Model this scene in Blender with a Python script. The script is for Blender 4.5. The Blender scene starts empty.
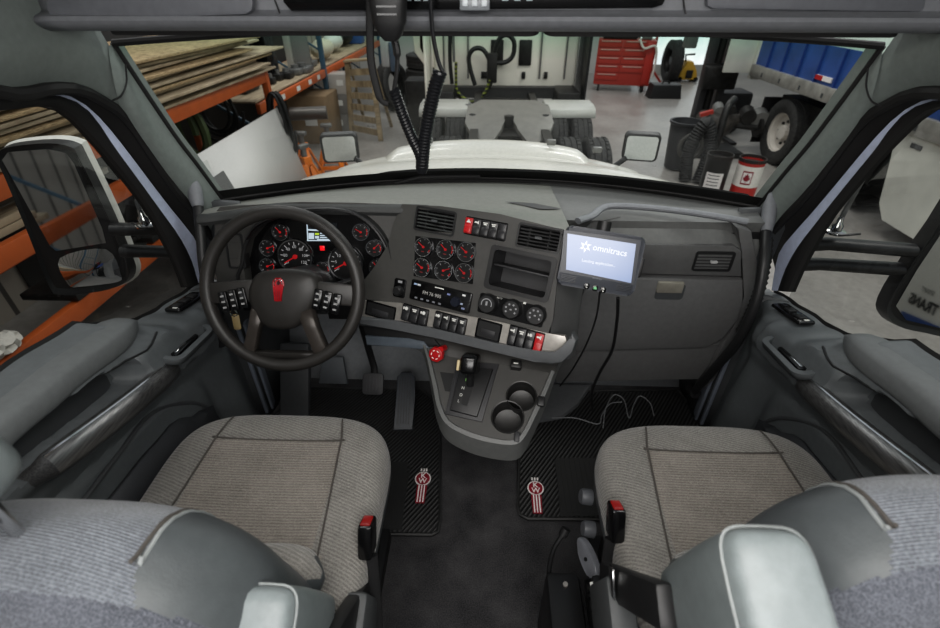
import bpy, bmesh, math, random
from mathutils import Vector as V, Matrix
from mathutils.geometry import delaunay_2d_cdt
random.seed(7)
COL = bpy.context.scene.collection
SC = bpy.context.scene
PI = math.pi
R = math.radians
# ---------------------------------------------------------------- camera model (metres; cab floor is z = 0, truck faces +Y)
FPX = 475.0; CZ = 1.5; PITCH = R(35); YAW = R(2)
_cp, _sp, _cy, _sy = math.cos(PITCH), math.sin(PITCH), math.cos(YAW), math.sin(YAW)
FW = V((-_sy*_cp, _cy*_cp, -_sp)); RT = V((_cy, _sy, 0)); UP = RT.cross(FW); EYE = V((0, 0, CZ))
SHOP = -1.05                                     # workshop floor
def ray(px, py): return FW + RT*((px-470)/FPX) + UP*((314-py)/FPX)
def _at(px, py, v, k):
    d = ray(px, py); return EYE + d*((v-EYE[k])/d[k])
def atx(px, py, x): return _at(px, py, x, 0)
def aty(px, py, y): return _at(px, py, y, 1)
def atz(px, py, z): return _at(px, py, z, 2)
class Frame:
    """a working plane in the cab: origin, ex (right), ey (up the slope), n (out of the plane)"""
    def __init__(s, o, ex, ey):
        s.o = V(o); s.ex = V(ex).normalized(); ey = V(ey); s.ey = (ey - s.ex*ey.dot(s.ex)).normalized(); s.n = s.ex.cross(s.ey)
        s.M = Matrix(((s.ex.x, s.ey.x, s.n.x, s.o.x), (s.ex.y, s.ey.y, s.n.y, s.o.y), (s.ex.z, s.ey.z, s.n.z, s.o.z), (0, 0, 0, 1)))
    def uv(s, px, py, h=0.0):
        d = ray(px, py); o = s.o + s.n*h
        p = EYE + d*((o-EYE).dot(s.n)/d.dot(s.n)) - s.o
        return (p.dot(s.ex), p.dot(s.ey))
    def pt(s, u, v, h=0.0): return s.o + s.ex*u + s.ey*v + s.n*h
    def at(s, px, py, h=0.0): return s.pt(*s.uv(px, py, h), h)
    def sub(s, u, v, h=0.0, rot=0.0):
        c, w = math.cos(rot), math.sin(rot)
        return Frame(s.pt(u, v, h), s.ex*c + s.ey*w, s.ey*c - s.ex*w)
# ---------------------------------------------------------------- materials
def lin(c):
    return tuple(((x/255)/12.92 if x/255 <= .04045 else ((x/255+.055)/1.055)**2.4) for x in c)
def rgba(c): return (*lin(c), 1)
class NT:
    def __init__(s, name):
        s.m = bpy.data.materials.new(name); s.m.use_nodes = True; s.t = s.m.node_tree; s.n = s.t.nodes
        s.b = s.n['Principled BSDF']; s.out = s.n['Material Output']
    def new(s, ty, **kw):
        n = s.n.new(ty)
        for k, v in kw.items():
            if hasattr(n, k) and k not in ('Scale',): setattr(n, k, v)
        return n
    def link(s, a, b): s.t.links.new(a, b)
    def coord(s, which='Object', scale=(1, 1, 1), rot=(0, 0, 0)):
        c = s.new('ShaderNodeTexCoord'); m = s.new('ShaderNodeMapping')
        m.inputs['Scale'].default_value = scale; m.inputs['Rotation'].default_value = rot
        s.link(c.outputs[which], m.inputs['Vector']); return m.outputs['Vector']
    def noise(s, vec, scale, detail=3, rough=.55):
        n = s.new('ShaderNodeTexNoise'); n.inputs['Scale'].default_value = scale; n.inputs['Detail'].default_value = detail
        n.inputs['Roughness'].default_value = rough; s.link(vec, n.inputs['Vector']); return n.outputs['Fac']
    def wave(s, vec, scale, dist=0, direction='X', profile='SIN'):
        n = s.new('ShaderNodeTexWave'); n.bands_direction = direction; n.wave_profile = profile
        n.inputs['Scale'].default_value = scale; n.inputs['Distortion'].default_value = dist; s.link(vec, n.inputs['Vector']); return n.outputs['Fac']
    def ramp(s, fac, stops, interp='LINEAR'):
        r = s.new('ShaderNodeValToRGB'); r.color_ramp.interpolation = interp; e = r.color_ramp.elements
        while len(e) < len(stops): e.new(.5)
        for i, (p, c) in enumerate(stops): e[i].position = p; e[i].color = rgba(c)
        s.link(fac, r.inputs['Fac']); return r.outputs['Color']
    def math(s, op, a, b=None):
        n = s.new('ShaderNodeMath'); n.operation = op
        for i, x in enumerate((a, b)):
            if x is None: continue
            if isinstance(x, (int, float)): n.inputs[i].default_value = x
            else: s.link(x, n.inputs[i])
        return n.outputs[0]
    def bump(s, h, strength=.3, dist=.002):
        b = s.new('ShaderNodeBump'); b.inputs['Strength'].default_value = strength; b.inputs['Distance'].default_value = dist
        s.link(h, b.inputs['Height']); s.link(b.outputs['Normal'], s.b.inputs['Normal'])
    def set(s, **kw):
        for k, v in kw.items(): s.b.inputs[k.replace('_', ' ')].default_value = v
_mats = {}
def mat(name, c, rough=.5, metal=0, nscale=60, namt=.035, bump=0, bscale=900, spec=.5, coat=0):
    """a plain surface with slight procedural mottling and (for grained plastics) a fine bump"""
    if name in _mats: return _mats[name]
    t = NT(name); v = t.coord()
    f = t.noise(v, nscale)
    d = tuple(max(0, x*(1-namt)) for x in c); l = tuple(min(255, x*(1+namt)) for x in c)
    t.link(t.ramp(f, [(.3, d), (.7, l)]), t.b.inputs['Base Color'])
    t.set(Roughness=rough, Metallic=metal, Specular_IOR_Level=spec)
    if coat: t.set(Coat_Weight=coat, Coat_Roughness=.08)
    if bump: t.bump(t.noise(v, bscale, 2), bump, .001)
    _mats[name] = t.m; return t.m
def emit(name, c, s=1.0, c2=None, scale=4):
    t = NT(name)
    if c2:
        t.link(t.ramp(t.noise(t.coord(), scale), [(.35, c), (.65, c2)]), t.b.inputs['Emission Color'])
    else: t.set(Emission_Color=rgba(c))
    t.set(Emission_Strength=s, Base_Color=rgba((20, 20, 20)), Roughness=.25); return t.m
# ---------------------------------------------------------------- mesh builder
class MB:
    def __init__(s): s.bm = bmesh.new(); s.mi = 0
    def _new(s, vs, M=None):
        if M is not None: bmesh.ops.transform(s.bm, matrix=M, verts=vs)
    def box(s, c, size, M=None, bevel=0, seg=2, rot=None, taper=None):
        g = bmesh.ops.create_cube(s.bm, size=1); vs = g['verts']
        bmesh.ops.scale(s.bm, vec=size, verts=vs)
        if taper:
            for v in vs:
                if v.co.z > 0: v.co.x *= taper[0]; v.co.y *= taper[1]
        T = Matrix.Translation(c)
        if rot: T = T @ (Matrix.Rotation(rot[2], 4, 'Z') @ Matrix.Rotation(rot[1], 4, 'Y') @ Matrix.Rotation(rot[0], 4, 'X'))
        if M is not None: T = M @ T
        bmesh.ops.transform(s.bm, matrix=T, verts=vs)
        fs = {f for v in vs for f in v.link_faces}
        for f in fs: f.material_index = s.mi
        if bevel:
            es = list({e for v in vs for e in v.link_edges})
            r = bmesh.ops.bevel(s.bm, geom=es, offset=bevel, segments=seg, affect='EDGES', profile=.5)
            for f in r['faces']: f.material_index = s.mi
        return s
    def beam(s, a, b, w, h, up=(0, 0, 1), bevel=0):
        """a rectangular bar from a to b"""
        a, b = V(a), V(b); y = (b-a); L = y.length; y.normalize(); x = y.cross(V(up)).normalized(); z = x.cross(y)
        M = Matrix(((x.x, y.x, z.x, 0), (x.y, y.y, z.y, 0), (x.z, y.z, z.z, 0), (0, 0, 0, 1))); M.translation = (a+b)/2
        return s.box((0, 0, 0), (w, L, h), M, bevel)
    def tube(s, pts, r, n=10, closed=False, flat=None, M=None):
        """sweep a circle (or an ellipse: flat=(sx,sy)) along pts"""
        pts = [V(p) for p in pts]; N = len(pts)
        rr = r if isinstance(r, (list, tuple)) else [r]*N
        tang = []
        for i in range(N):
            a = pts[(i-1) % N] if (closed or i > 0) else pts[i]; b = pts[(i+1) % N] if (closed or i < N-1) else pts[i]
            tang.append((b-a).normalized())
        ref = V((0, 0, 1)) if abs(tang[0].z) < .9 else V((1, 0, 0))
        u = (ref - tang[0]*ref.dot(tang[0])).normalized(); rings = []
        for i in range(N):
            t = tang[i]; u = (u - t*u.dot(t)).normalized(); w = t.cross(u)
            fx, fy = flat or (1, 1)
            ring = [pts[i] + (u*math.cos(2*PI*k/n)*fx + w*math.sin(2*PI*k/n)*fy)*rr[i] for k in range(n)]
            rings.append([s.bm.verts.new(M @ p if M is not None else p) for p in ring])
        m = N if closed else N-1
        for i in range(m):
            A, B = rings[i], rings[(i+1) % N]
            off = 0
            if closed and i == N-1:
                off = min(range(n), key=lambda o: (A[0].co - B[o].co).length)
            for k in range(n):
                f = s.bm.faces.new((A[k], A[(k+1) % n], B[(k+1+off) % n], B[(k+off) % n])); f.material_index = s.mi
        if not closed:
            for rg in (rings[0][::-1], rings[-1]):
                f = s.bm.faces.new(rg); f.material_index = s.mi
        return s
    def lathe(s, prof, n=24, M=None, arc=2*PI):
        """revolve (r, z) profile about local Z"""
        full = abs(arc-2*PI) < 1e-6; cols = n if full else n+1
        rings = []
        for (r, z) in prof:
            if r < 1e-6: rings.append([s.bm.verts.new((0, 0, z))]); continue
            rings.append([s.bm.verts.new((r*math.cos(arc*k/n), r*math.sin(arc*k/n), z)) for k in range(cols)])
        vs = [v for rg in rings for v in rg]
        for A, B in zip(rings, rings[1:]):
            for k in range(n):
                k2 = (k+1) % cols
                try:
                    if len(A) == 1 and len(B) == 1: continue
                    if len(A) == 1: f = s.bm.faces.new((A[0], B[k2], B[k]))
                    elif len(B) == 1: f = s.bm.faces.new((A[k], A[k2], B[0]))
                    else: f = s.bm.faces.new((A[k], A[k2], B[k2], B[k]))
                    f.material_index = s.mi
                except ValueError: pass
        s._new(vs, M); return s
    def cyl(s, a, b, r, n=20, r2=None):
        a, b = V(a), V(b); M = (b-a).to_track_quat('Z', 'Y').to_matrix().to_4x4(); M.translation = a; L = (b-a).length
        r2 = r if r2 is None else r2
        return s.lathe([(0, 0), (r, 0), (r2, L), (0, L)], n, M)
    def prism(s, poly, h0, h1, M=None, bevel=0):
        """extrude a 2-D outline between local heights h0 and h1"""
        a = [s.bm.verts.new((x, y, h0)) for x, y in poly]; b = [s.bm.verts.new((x, y, h1)) for x, y in poly]; n = len(poly)
        fs = [s.bm.faces.new(a[::-1]), s.bm.faces.new(b)]
        for i in range(n): fs.append(s.bm.faces.new((a[i], a[(i+1) % n], b[(i+1) % n], b[i])))
        for f in fs: f.material_index = s.mi
        if bevel:
            es = list(fs[1].edges)
            r = bmesh.ops.bevel(s.bm, geom=es, offset=bevel, segments=2, affect='EDGES', profile=.5)
            vs = list({v for f in fs if f.is_valid for v in f.verts} | {v for f in r['faces'] for v in f.verts})
            for f in r['faces']: f.material_index = s.mi
        else: vs = a+b
        s._new(vs, M); return s
    def grid(s, rows, closed_u=False, closed_v=False):
        vs = [[s.bm.verts.new(p) for p in row] for row in rows]
        nr, nc = len(vs), len(vs[0])
        for i in range(nr if closed_v else nr-1):
            for j in range(nc if closed_u else nc-1):
                i2, j2 = (i+1) % nr, (j+1) % nc
                try: f = s.bm.faces.new((vs[i][j], vs[i][j2], vs[i2][j2], vs[i2][j])); f.material_index = s.mi
                except ValueError: pass
        return vs
    def cap(s, ring):
        f = s.bm.faces.new(ring); f.material_index = s.mi; return f
    def sheet_holes(s, outer, holes, depth, M):
        """a flat panel with holes cut in it; the hole walls go back by depth"""
        loops = [outer]+holes; pts = []; edg = []
        for loop in loops:
            o = len(pts); n = len(loop); pts += [V((x, y)) for x, y in loop]; edg += [(o+i, o+(i+1) % n) for i in range(n)]
        vo, eo, fo, *_r = delaunay_2d_cdt(pts, edg, [], 0, 1e-6)
        def inside(p, poly):
            c = False
            for (x0, y0), (x1, y1) in zip(poly, poly[1:]+poly[:1]):
                if (y0 > p[1]) != (y1 > p[1]) and p[0] < (x1-x0)*(p[1]-y0)/(y1-y0)+x0: c = not c
            return c
        bv = [s.bm.verts.new((v.x, v.y, 0)) for v in vo]; used = set()
        for f in fo:
            c = sum((vo[i] for i in f), V((0, 0)))/len(f)
            if inside(c, outer) and not any(inside(c, h) for h in holes):
                s.bm.faces.new([bv[i] for i in f]); used |= set(f)
        vs = [bv[i] for i in used]
        for i, v in enumerate(bv):
            if i not in used: s.bm.verts.remove(v)
        es = [e for v in vs for e in v.link_edges if len(e.link_faces) == 1]; es = list(dict.fromkeys(es))
        r = bmesh.ops.extrude_edge_only(s.bm, edges=es)
        nv = [g for g in r['geom'] if isinstance(g, bmesh.types.BMVert)]
        bmesh.ops.translate(s.bm, vec=(0, 0, -depth), verts=nv)
        vs = vs+nv
        for f in {f for v in vs for f in v.link_faces}: f.material_index = s.mi
        s._new(vs, M); return s
    def build(s, name, m, parent=None, smooth=True, angle=38, solid=0, offset=-1, subsurf=0, bevel=0, recalc=True, weld=False):
        if weld: bmesh.ops.remove_doubles(s.bm, verts=s.bm.verts[:], dist=1e-5)
        if recalc: bmesh.ops.recalc_face_normals(s.bm, faces=s.bm.faces[:])
        if smooth:
            for f in s.bm.faces: f.smooth = True
            for e in s.bm.edges:
                if len(e.link_faces) == 2 and e.calc_face_angle(0) > R(angle) and not subsurf: e.smooth = False
        me = bpy.data.meshes.new(name); s.bm.to_mesh(me); s.bm.free()
        for x in (m if isinstance(m, (list, tuple)) else [m]): me.materials.append(x)
        o = bpy.data.objects.new(name, me); COL.objects.link(o)
        if solid:
            md = o.modifiers.new('Solidify', 'SOLIDIFY'); md.thickness = solid; md.offset = offset
        if bevel:
            md = o.modifiers.new('Bevel', 'BEVEL'); md.width = bevel; md.segments = 2; md.limit_method = 'ANGLE'; md.angle_limit = R(40)
        if subsurf:
            md = o.modifiers.new('Subdivision', 'SUBSURF'); md.levels = subsurf; md.render_levels = subsurf
        if parent is not None: adopt(o, parent)
        return o
_base = {}
def adopt(o, p):
    o.parent = p
    if p.name in _base: o.matrix_parent_inverse = Matrix.Translation(-_base[p.name])
def thing(name, label, cat, loc=(0, 0, 0), group=None, kind=None):
    """an Empty at a thing's base; its parts are built in place and parented to it"""
    o = bpy.data.objects.new(name, None); COL.objects.link(o); o.location = loc; o.empty_display_size = .05
    _base[o.name] = V(loc); return tag(o, label, cat, group, kind)
def tag(o, label=None, cat=None, group=None, kind=None):
    for k, v in (('label', label), ('category', cat), ('group', group), ('kind', kind)):
        if v: o[k] = v
    return o
def struct(o, label=None, cat=None): return tag(o, label, cat, None, 'structure')
def kids(o): return [c for c in COL.objects if c.parent == o]
def dup(o, loc, rotz=0, label=None, parent=None, scale=None, rot=None):
    c = o.copy(); COL.objects.link(c)
    if parent is None:
        c.location = loc; c.rotation_euler = rot or (0, 0, rotz)
        if scale: c.scale = scale
    else: c.parent = parent
    if label: c['label'] = label
    for k in kids(o): dup(k, None, parent=c)
    return c
def spline(pts, n=8, closed=False):
    """Catmull-Rom through pts"""
    P = [V(p) for p in pts]; out = []; N = len(P)
    rng = N if closed else N-1
    for i in range(rng):
        p0 = P[(i-1) % N] if closed or i > 0 else P[0]*2-P[1]; p1 = P[i]; p2 = P[(i+1) % N]
        p3 = P[(i+2) % N] if closed or i+2 < N else p2*2-p1
        for k in range(n):
            t = k/n; out.append(.5*((2*p1)+(p2-p0)*t+(2*p0-5*p1+4*p2-p3)*t*t+(3*p1-p0-3*p2+p3)*t**3))
    if not closed: out.append(P[-1])
    return out
def resample(pts, n):
    pts = [V(p) for p in pts]; L = [0]
    for a, b in zip(pts, pts[1:]): L.append(L[-1]+(b-a).length)
    out = []; j = 0
    for i in range(n):
        d = L[-1]*i/(n-1)
        while j < len(L)-2 and L[j+1] < d: j += 1
        seg = L[j+1]-L[j]; out.append(pts[j].lerp(pts[j+1], 0 if seg == 0 else (d-L[j])/seg))
    return out
def rrect(w, h, r, n=5, cx=0, cy=0):
    out = []
    for sx, sy, a0 in ((1, 1, 0), (-1, 1, 90), (-1, -1, 180), (1, -1, 270)):
        for k in range(n+1):
            a = R(a0+90*k/n); out.append((cx+sx*(w/2-r)+r*math.cos(a), cy+sy*(h/2-r)+r*math.sin(a)))
    return out
def interp(x, xs, ys):
    if x <= xs[0]: return ys[0]
    for i in range(len(xs)-1):
        if x <= xs[i+1]:
            t = (x-xs[i])/(xs[i+1]-xs[i]); t = t*t*(3-2*t); return ys[i]+(ys[i+1]-ys[i])*t
    return ys[-1]
def smooth01(t): t = max(0, min(1, t)); return t*t*(3-2*t)
def text(body, size, M, m, name, parent=None, bold=0, depth=.0004, align='CENTER', sx=1.0, shear=0):
    """lettering as a thin mesh lying in the XY plane of M"""
    cu = bpy.data.curves.new(name, 'FONT'); cu.body = body; cu.size = size; cu.align_x = align; cu.align_y = 'CENTER'; cu.extrude = depth
    cu.offset = bold; cu.resolution_u = 3; cu.shear = shear
    tmp = bpy.data.objects.new(name, cu); COL.objects.link(tmp)
    me = bpy.data.meshes.new_from_object(tmp.evaluated_get(bpy.context.evaluated_depsgraph_get()))
    bpy.data.objects.remove(tmp); bpy.data.curves.remove(cu)
    me.transform(M @ Matrix.Diagonal((sx, 1, 1, 1))); me.materials.clear(); me.materials.append(m)
    o = bpy.data.objects.new(name, me); COL.objects.link(o)
    if parent is not None: adopt(o, parent)
    return o
def TR(x=0, y=0, z=0, rx=0, ry=0, rz=0):
    return Matrix.Translation((x, y, z)) @ Matrix.Rotation(rz, 4, 'Z') @ Matrix.Rotation(ry, 4, 'Y') @ Matrix.Rotation(rx, 4, 'X')
# ================================================================ camera
cam = bpy.data.cameras.new('camera'); co = bpy.data.objects.new('camera', cam); COL.objects.link(co)
cam.sensor_width = 36; cam.lens = FPX/940*36; cam.clip_start = .01; cam.clip_end = 200
co.matrix_world = Matrix(((RT.x, UP.x, -FW.x, 0), (RT.y, UP.y, -FW.y, 0), (RT.z, UP.z, -FW.z, CZ), (0, 0, 0, 1)))
cam.dof.use_dof = True; cam.dof.focus_distance = 1.45; cam.dof.aperture_fstop = 3.4
SC.camera = co
# ================================================================ shared materials
GREY = mat('grey trim plastic', (112, 114, 118), .55, bump=.25, bscale=700)
GREY_D = mat('dark grey plastic', (66, 68, 70), .5, bump=.25, bscale=700)
GREY_DOOR = mat('door grey plastic', (88, 92, 94), .5, bump=.25, bscale=700)
BROWN_D = mat('charcoal dash plastic', (66, 65, 63), .5, bump=.3, bscale=600)
TOPPAD = mat('dash top grey', (112, 113, 108), .6, bump=.3, bscale=500)
BLACK = mat('black plastic', (27, 27, 28), .45, bump=.15, bscale=500)
GLOSSB = mat('gloss black', (12, 12, 13), .18)
RUBBER = mat('black rubber', (20, 19, 19), .65, bump=.2)
PAINT = mat('pale blue grey door paint', (176, 184, 204), .3, namt=.03, coat=.4)
WHITE = mat('white truck paint', (206, 204, 195), .3, namt=.03, coat=.4)
CHROME = mat('chrome', (200, 200, 200), .12, 1, namt=.03)
STEEL = mat('brushed silver trim', (176, 172, 166), .38, .65, namt=.05)
RED = mat('red plastic', (170, 20, 24), .35)
INK = mat('white print', (215, 215, 210), .6, namt=.02)
def carpet_mat():
    t = NT('charcoal carpet'); v = t.coord(); f = t.noise(v, 260, 4, .7); g = t.noise(v, 9, 3)
    m = t.math('ADD', t.math('MULTIPLY', f, .6), t.math('MULTIPLY', g, .4))
    t.link(t.ramp(m, [(.36, (40, 40, 42)), (.64, (80, 79, 80))]), t.b.inputs['Base Color']); t.set(Roughness=.95, Specular_IOR_Level=.1)
    t.bump(f, .7, .004); return t.m
CARPET = carpet_mat()
def clear_glass(name, tint=(238, 240, 238), band=None, gloss=1.0):
    t = NT(name); tr = t.new('ShaderNodeBsdfTransparent'); gl = t.new('ShaderNodeBsdfGlossy'); mx = t.new('ShaderNodeMixShader'); fr = t.new('ShaderNodeFresnel')
    gl.inputs['Roughness'].default_value = .02; fr.inputs['IOR'].default_value = 1.3
    if band:
        sp = t.new('ShaderNodeSeparateXYZ'); c = t.new('ShaderNodeTexCoord'); t.link(c.outputs['Object'], sp.inputs[0])
        t.link(t.ramp(t.math('MULTIPLY', t.math('SUBTRACT', sp.outputs[2], band[0]), 1/(band[1]-band[0])), [(0, tint), (.4, (214, 230, 220)), (1, (140, 198, 178))]), tr.inputs['Color'])
    else: tr.inputs['Color'].default_value = rgba(tint)
    t.link(t.math('MULTIPLY', fr.outputs[0], gloss), mx.inputs[0]); t.link(tr.outputs[0], mx.inputs[1]); t.link(gl.outputs[0], mx.inputs[2]); t.link(mx.outputs[0], t.out.inputs['Surface'])
    return t.m
WS_GLASS = clear_glass('windscreen glass', band=(1.335, 1.43), gloss=.12)
DOOR_GLASS = clear_glass('door glass', (214, 216, 214), gloss=.12)
def mirror_mat(name='mirror glass'):
    return mat(name, (205, 208, 210), .03, 1, namt=.01)
MIRROR = mirror_mat()
# ================================================================ cab shell
b = MB(); b.box((0, .75, -.02), (2.0, 2.5, .04)); struct(b.build('floor', CARPET, bevel=0))
b = MB(); b.grid([[V((x, 1.60, .0)), V((x, 1.78, .20)), V((x, 1.86, .5)), V((x, 1.86, .72))] for x in [-.98+1.96*i/12 for i in range(13)]])
struct(b.build('wall_front', mat('bulkhead grey', (142, 145, 148), .6), solid=.02, offset=1))
b = MB(); b.box((0, -.52, .85), (2.04, .04, 1.9)); struct(b.build('wall_rear', GREY))
b = MB(); b.box((0, .3, 1.80), (2.0, 1.7, .03)); struct(b.build('ceiling', GREY))
# polylines around the door opening, left side, seen as pixels on the door plane
SH = V((0, .015, 0))
def left(px, x): return [atx(a, c, x)+SH for a, c in px]
W_IN = [V((-.975, .25, 1.30)), V((-.975, .6, 1.305)), V((-.975, .85, 1.305))] + left([(0, 112), (40, 108), (64, 114), (80, 128.5), (103.5, 154), (128, 184), (150, 214), (163.5, 239), (176, 264), (186, 290)], -.975)
B_IN = [V((-.968, .25, 1.335)), V((-.968, .6, 1.34)), V((-.968, .85, 1.34))] + left([(0, 100), (40, 96), (68, 101), (89, 117), (111, 149), (137, 184), (159, 214), (177, 239), (189, 262), (196, 285)], -.968)
B_OUT = [V((-.962, .25, 1.345)), V((-.962, .6, 1.35)), V((-.962, .85, 1.35))] + left([(0, 99), (46, 94), (72, 100.5), (95.5, 119), (120, 148), (146, 182), (167, 209), (185, 231), (197, 250), (202, 285)], -.962)
P_IN = [V((-.94, .25, 1.36)), V((-.94, .6, 1.365)), V((-.94, .85, 1.365))] + left([(0, 96), (40, 90), (70, 91), (95, 103), (120, 122), (154.6, 172), (171, 194.6), (189, 214), (197, 225), (206, 240)], -.94)
WS_E = left([(104, 47), (118, 68), (135, 93), (170, 143), (190, 168), (218, 205)], -.89)
def sm(p, s, n=40, dz=0): return [V((q.x*-s, q.y+(.016+dz if s > 0 else 0), q.z+(dz if s > 0 else 0))) for q in resample(spline(p, 6), n)]
def ribbon(A, Bp, bow=None, n=1):
    rows = []
    for i in range(n+1):
        t = i/n; rows.append([a.lerp(c, t) + (bow*(4*t*(1-t)) if bow else V()) for a, c in zip(A, Bp)])
    return rows
TEAL = mat('grey pillar trim', (112, 119, 116), .5, bump=.2, bscale=700)
for s, side in ((-1, 'left'), (1, 'right')):
    w, bi, bo, pi = (sm(p, s) for p in (W_IN, B_IN, B_OUT, P_IN))
    b = MB(); b.grid(ribbon(bi, bo)); b.grid(ribbon(bo, [p+V((s*.05, .0, 0)) for p in bo]))
    struct(b.build('trim_1' if s < 0 else 'trim_2', PAINT, weld=True), )
    b = MB(); b.tube([p+V((-s*.012, 0, 0)) for p in pi], .013, 8); b.grid(ribbon(pi, [p+V((s*.03, 0.0, 0)) for p in bo], None, 3))
    struct(b.build('trim_3' if s < 0 else 'trim_4', RUBBER))
    # A pillar trim between the windscreen edge and the door seal
    top = P_IN[7:]; e = sm(WS_E, s, 24); q = sm(top, s, 24)
    b = MB(); b.grid(ribbon(e, q, V((-s*.02, -.03, .015)), 8)); b.grid(ribbon(e, [p+V((0, .05, .01)) for p in e])); b.grid(ribbon(q, [p+V((s*.03, .01, 0)) for p in q]))
    struct(b.build('trim_5' if s < 0 else 'trim_6', TEAL, weld=True))
    # roof side trim with the corner above the pillar
    q = sm(P_IN[:9], s, 26); rows = []
    rear = [V((s*-.0, 0, 0))]
    up = [V((s*.895, interp(i/25, (0, 1), (.25, 1.235)), 1.42)) for i in range(26)]
    up2 = [V((s*.88, p.y, 1.62)) for p in up]; up3 = [V((s*.80, p.y, 1.80)) for p in up]
    b = MB(); b.grid(ribbon(q, up, V((-s*.02, 0, .01)), 6) + ribbon(up, up2, None, 3)[1:] + ribbon(up2, up3, None, 2)[1:])
    struct(b.build('trim_7' if s < 0 else 'trim_8', TEAL))
    # dark joint between the roof trim and the pillar trim
    a = atx(118, 64, -.895); m_ = atx(119, 82, -.90); c = atx(105, 100, -.915)
    b = MB(); b.tube([V((-s*(p.x+.022), p.y-.005, p.z)) for p in spline([a, m_, atx(114, 95, -.905), c], 5)], .0022, 6)
    struct(b.build('trim_9' if s < 0 else 'trim_10', BLACK))
# header: storage console above the windscreen
HEAD = thing('overhead_console', 'grey overhead console with closed bins and a dark central bay above the windscreen', 'overhead console', (0, 1.1, 1.43))
def hy(x): return 1.10 - .02*(x/.9)**2
rows = []
for (dy, z) in ((.14, 1.432), (.05, 1.418), (.015, 1.417), (0, 1.422), (-.014, 1.430), (-.018, 1.437), (-.014, 1.444), (.006, 1.450), (.012, 1.454), (.004, 1.60), (-.05, 1.80)):
    rows.append([V((x, hy(x)+dy, z)) for x in [-.894+1.788*i/40 for i in range(41)]])
b = MB(); b.grid(rows); b.build('housing', GREY, HEAD, solid=.006, offset=1)
def hpt(px, py): return aty(px, py, 1.098)
def bin_panel(pix, name, m, dy=-.006, th=.01, cut=.0):
    p = [hpt(*q) for q in pix]
    b = MB(); b.prism([(q.x, q.z) for q in p], 0, th, Matrix(((1, 0, 0, 0), (0, 0, -1, hy(p[0].x)+.004), (0, 1, 0, 0), (0, 0, 0, 1))), bevel=.004)
    return b.build(name, m, HEAD)
bin_panel([(50, -60), (253, -60), (257, 4), (256, 10), (250, 14), (66, 21), (60, 20), (54, 8)], 'bin_door', mat('overhead bin door grey', (96, 98, 103), .5, bump=.2))
bin_panel([(704, -60), (934, -60), (922, 8), (918, 12), (712, 9), (706, 6)], 'bin_door', mat('overhead bin door grey', (96, 98, 103), .5))
bin_panel([(280, -60), (284, 2), (292, 11), (652, 8), (662, 5), (668, -8), (668, -60)], 'centre_bay', GLOSSB, th=.009)
for x in (275, 683):
    p = hpt(x, 8); b = MB(); b.tube([V((p.x, hy(p.x)+.002, 1.80)), V((p.x, hy(p.x)+.008, 1.47)), V((p.x+.008, hy(p.x)+.001, 1.447)), V((p.x+.012, hy(p.x)-.003, 1.425))], .0016, 6); b.build('seam', BLACK, HEAD)
# control strip in the bay
p = hpt(475, 6); b = MB(); b.box((p.x, 1.083, p.z+.004), (.058, .022, .022), bevel=.004); dv = b.build('dome_light_switch', mat('grey switch housing', (120, 124, 128), .35), HEAD)
for k in range(3):
    b = MB(); b.box((p.x-.018+k*.018, 1.071, p.z+.006), (.011, .006, .012), bevel=.002); b.build('button', mat('pale button', (190, 196, 200), .3), dv)
for k in range(7):
    p = hpt(400+k*9 if k < 4 else 505+(k-4)*12, 2); b = MB(); b.box((p.x, 1.090, p.z+.006), (.012, .004, .008)); b.build('slot', mat('pale slot', (120, 132, 138), .4), HEAD)
# sun visors folded under the header
for x0, x1, lab in ((-.835, .108, 'long dark sun visor folded up above the driver side of the windscreen'), (.116, .86, 'shorter dark sun visor folded up above the passenger side of the windscreen')):
    t = thing('sun_visor', lab, 'sun visor', ((x0+x1)/2, 1.2, 1.4))
    b = MB(); b.prism(rrect(x1-x0, .05, .024, 5), -.007, .007, TR((x0+x1)/2, 1.195, 1.418, R(18)), bevel=.004); b.build('panel', mat('visor dark grey', (38, 37, 37), .7), t)
    b = MB(); b.tube([(x0+.02, 1.22, 1.43), (x1-.02, 1.22, 1.43)], .005, 8); b.build('hinge_rod', BLACK, t)
# windscreen
rows = []
NX = 24
for i in range(13):
    v = i/12; e = resample(spline(WS_E, 6), 13)[i]; row = []
    for j in range(NX+1):
        u = -1+2*j/NX; fw = (.05+.20*v)*(1-u*u)
        row.append(V((-e.x*u, e.y+.02+fw, e.z+.005 + .03*(1-v)*(1-u*u))))
    rows.append(row)
WSB = rows[-1]; WST = rows[0]
win = thing('window_1', None, None, (0, 1.4, 1.1), kind='structure')
b = MB(); b.grid(rows); b.build('glass', WS_GLASS, win)
b = MB(); b.tube(resample([r[0] for r in rows], 20), .007, 8); b.tube(resample([r[-1] for r in rows], 20), .007, 8); b.tube(WST, .008, 8); b.tube(WSB, .008, 8)
b.build('seal', RUBBER, win)
b = MB(); b.grid([[p.lerp(q, k)+V((0, -.004, -.05 if k < 0 else 0)) for p, q in zip(WSB, rows[-2])] for k in (-.01, 0, .45, .95)]); b.build('frit_band', mat('black glass edge', (10, 10, 10), .5), win)
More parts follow.
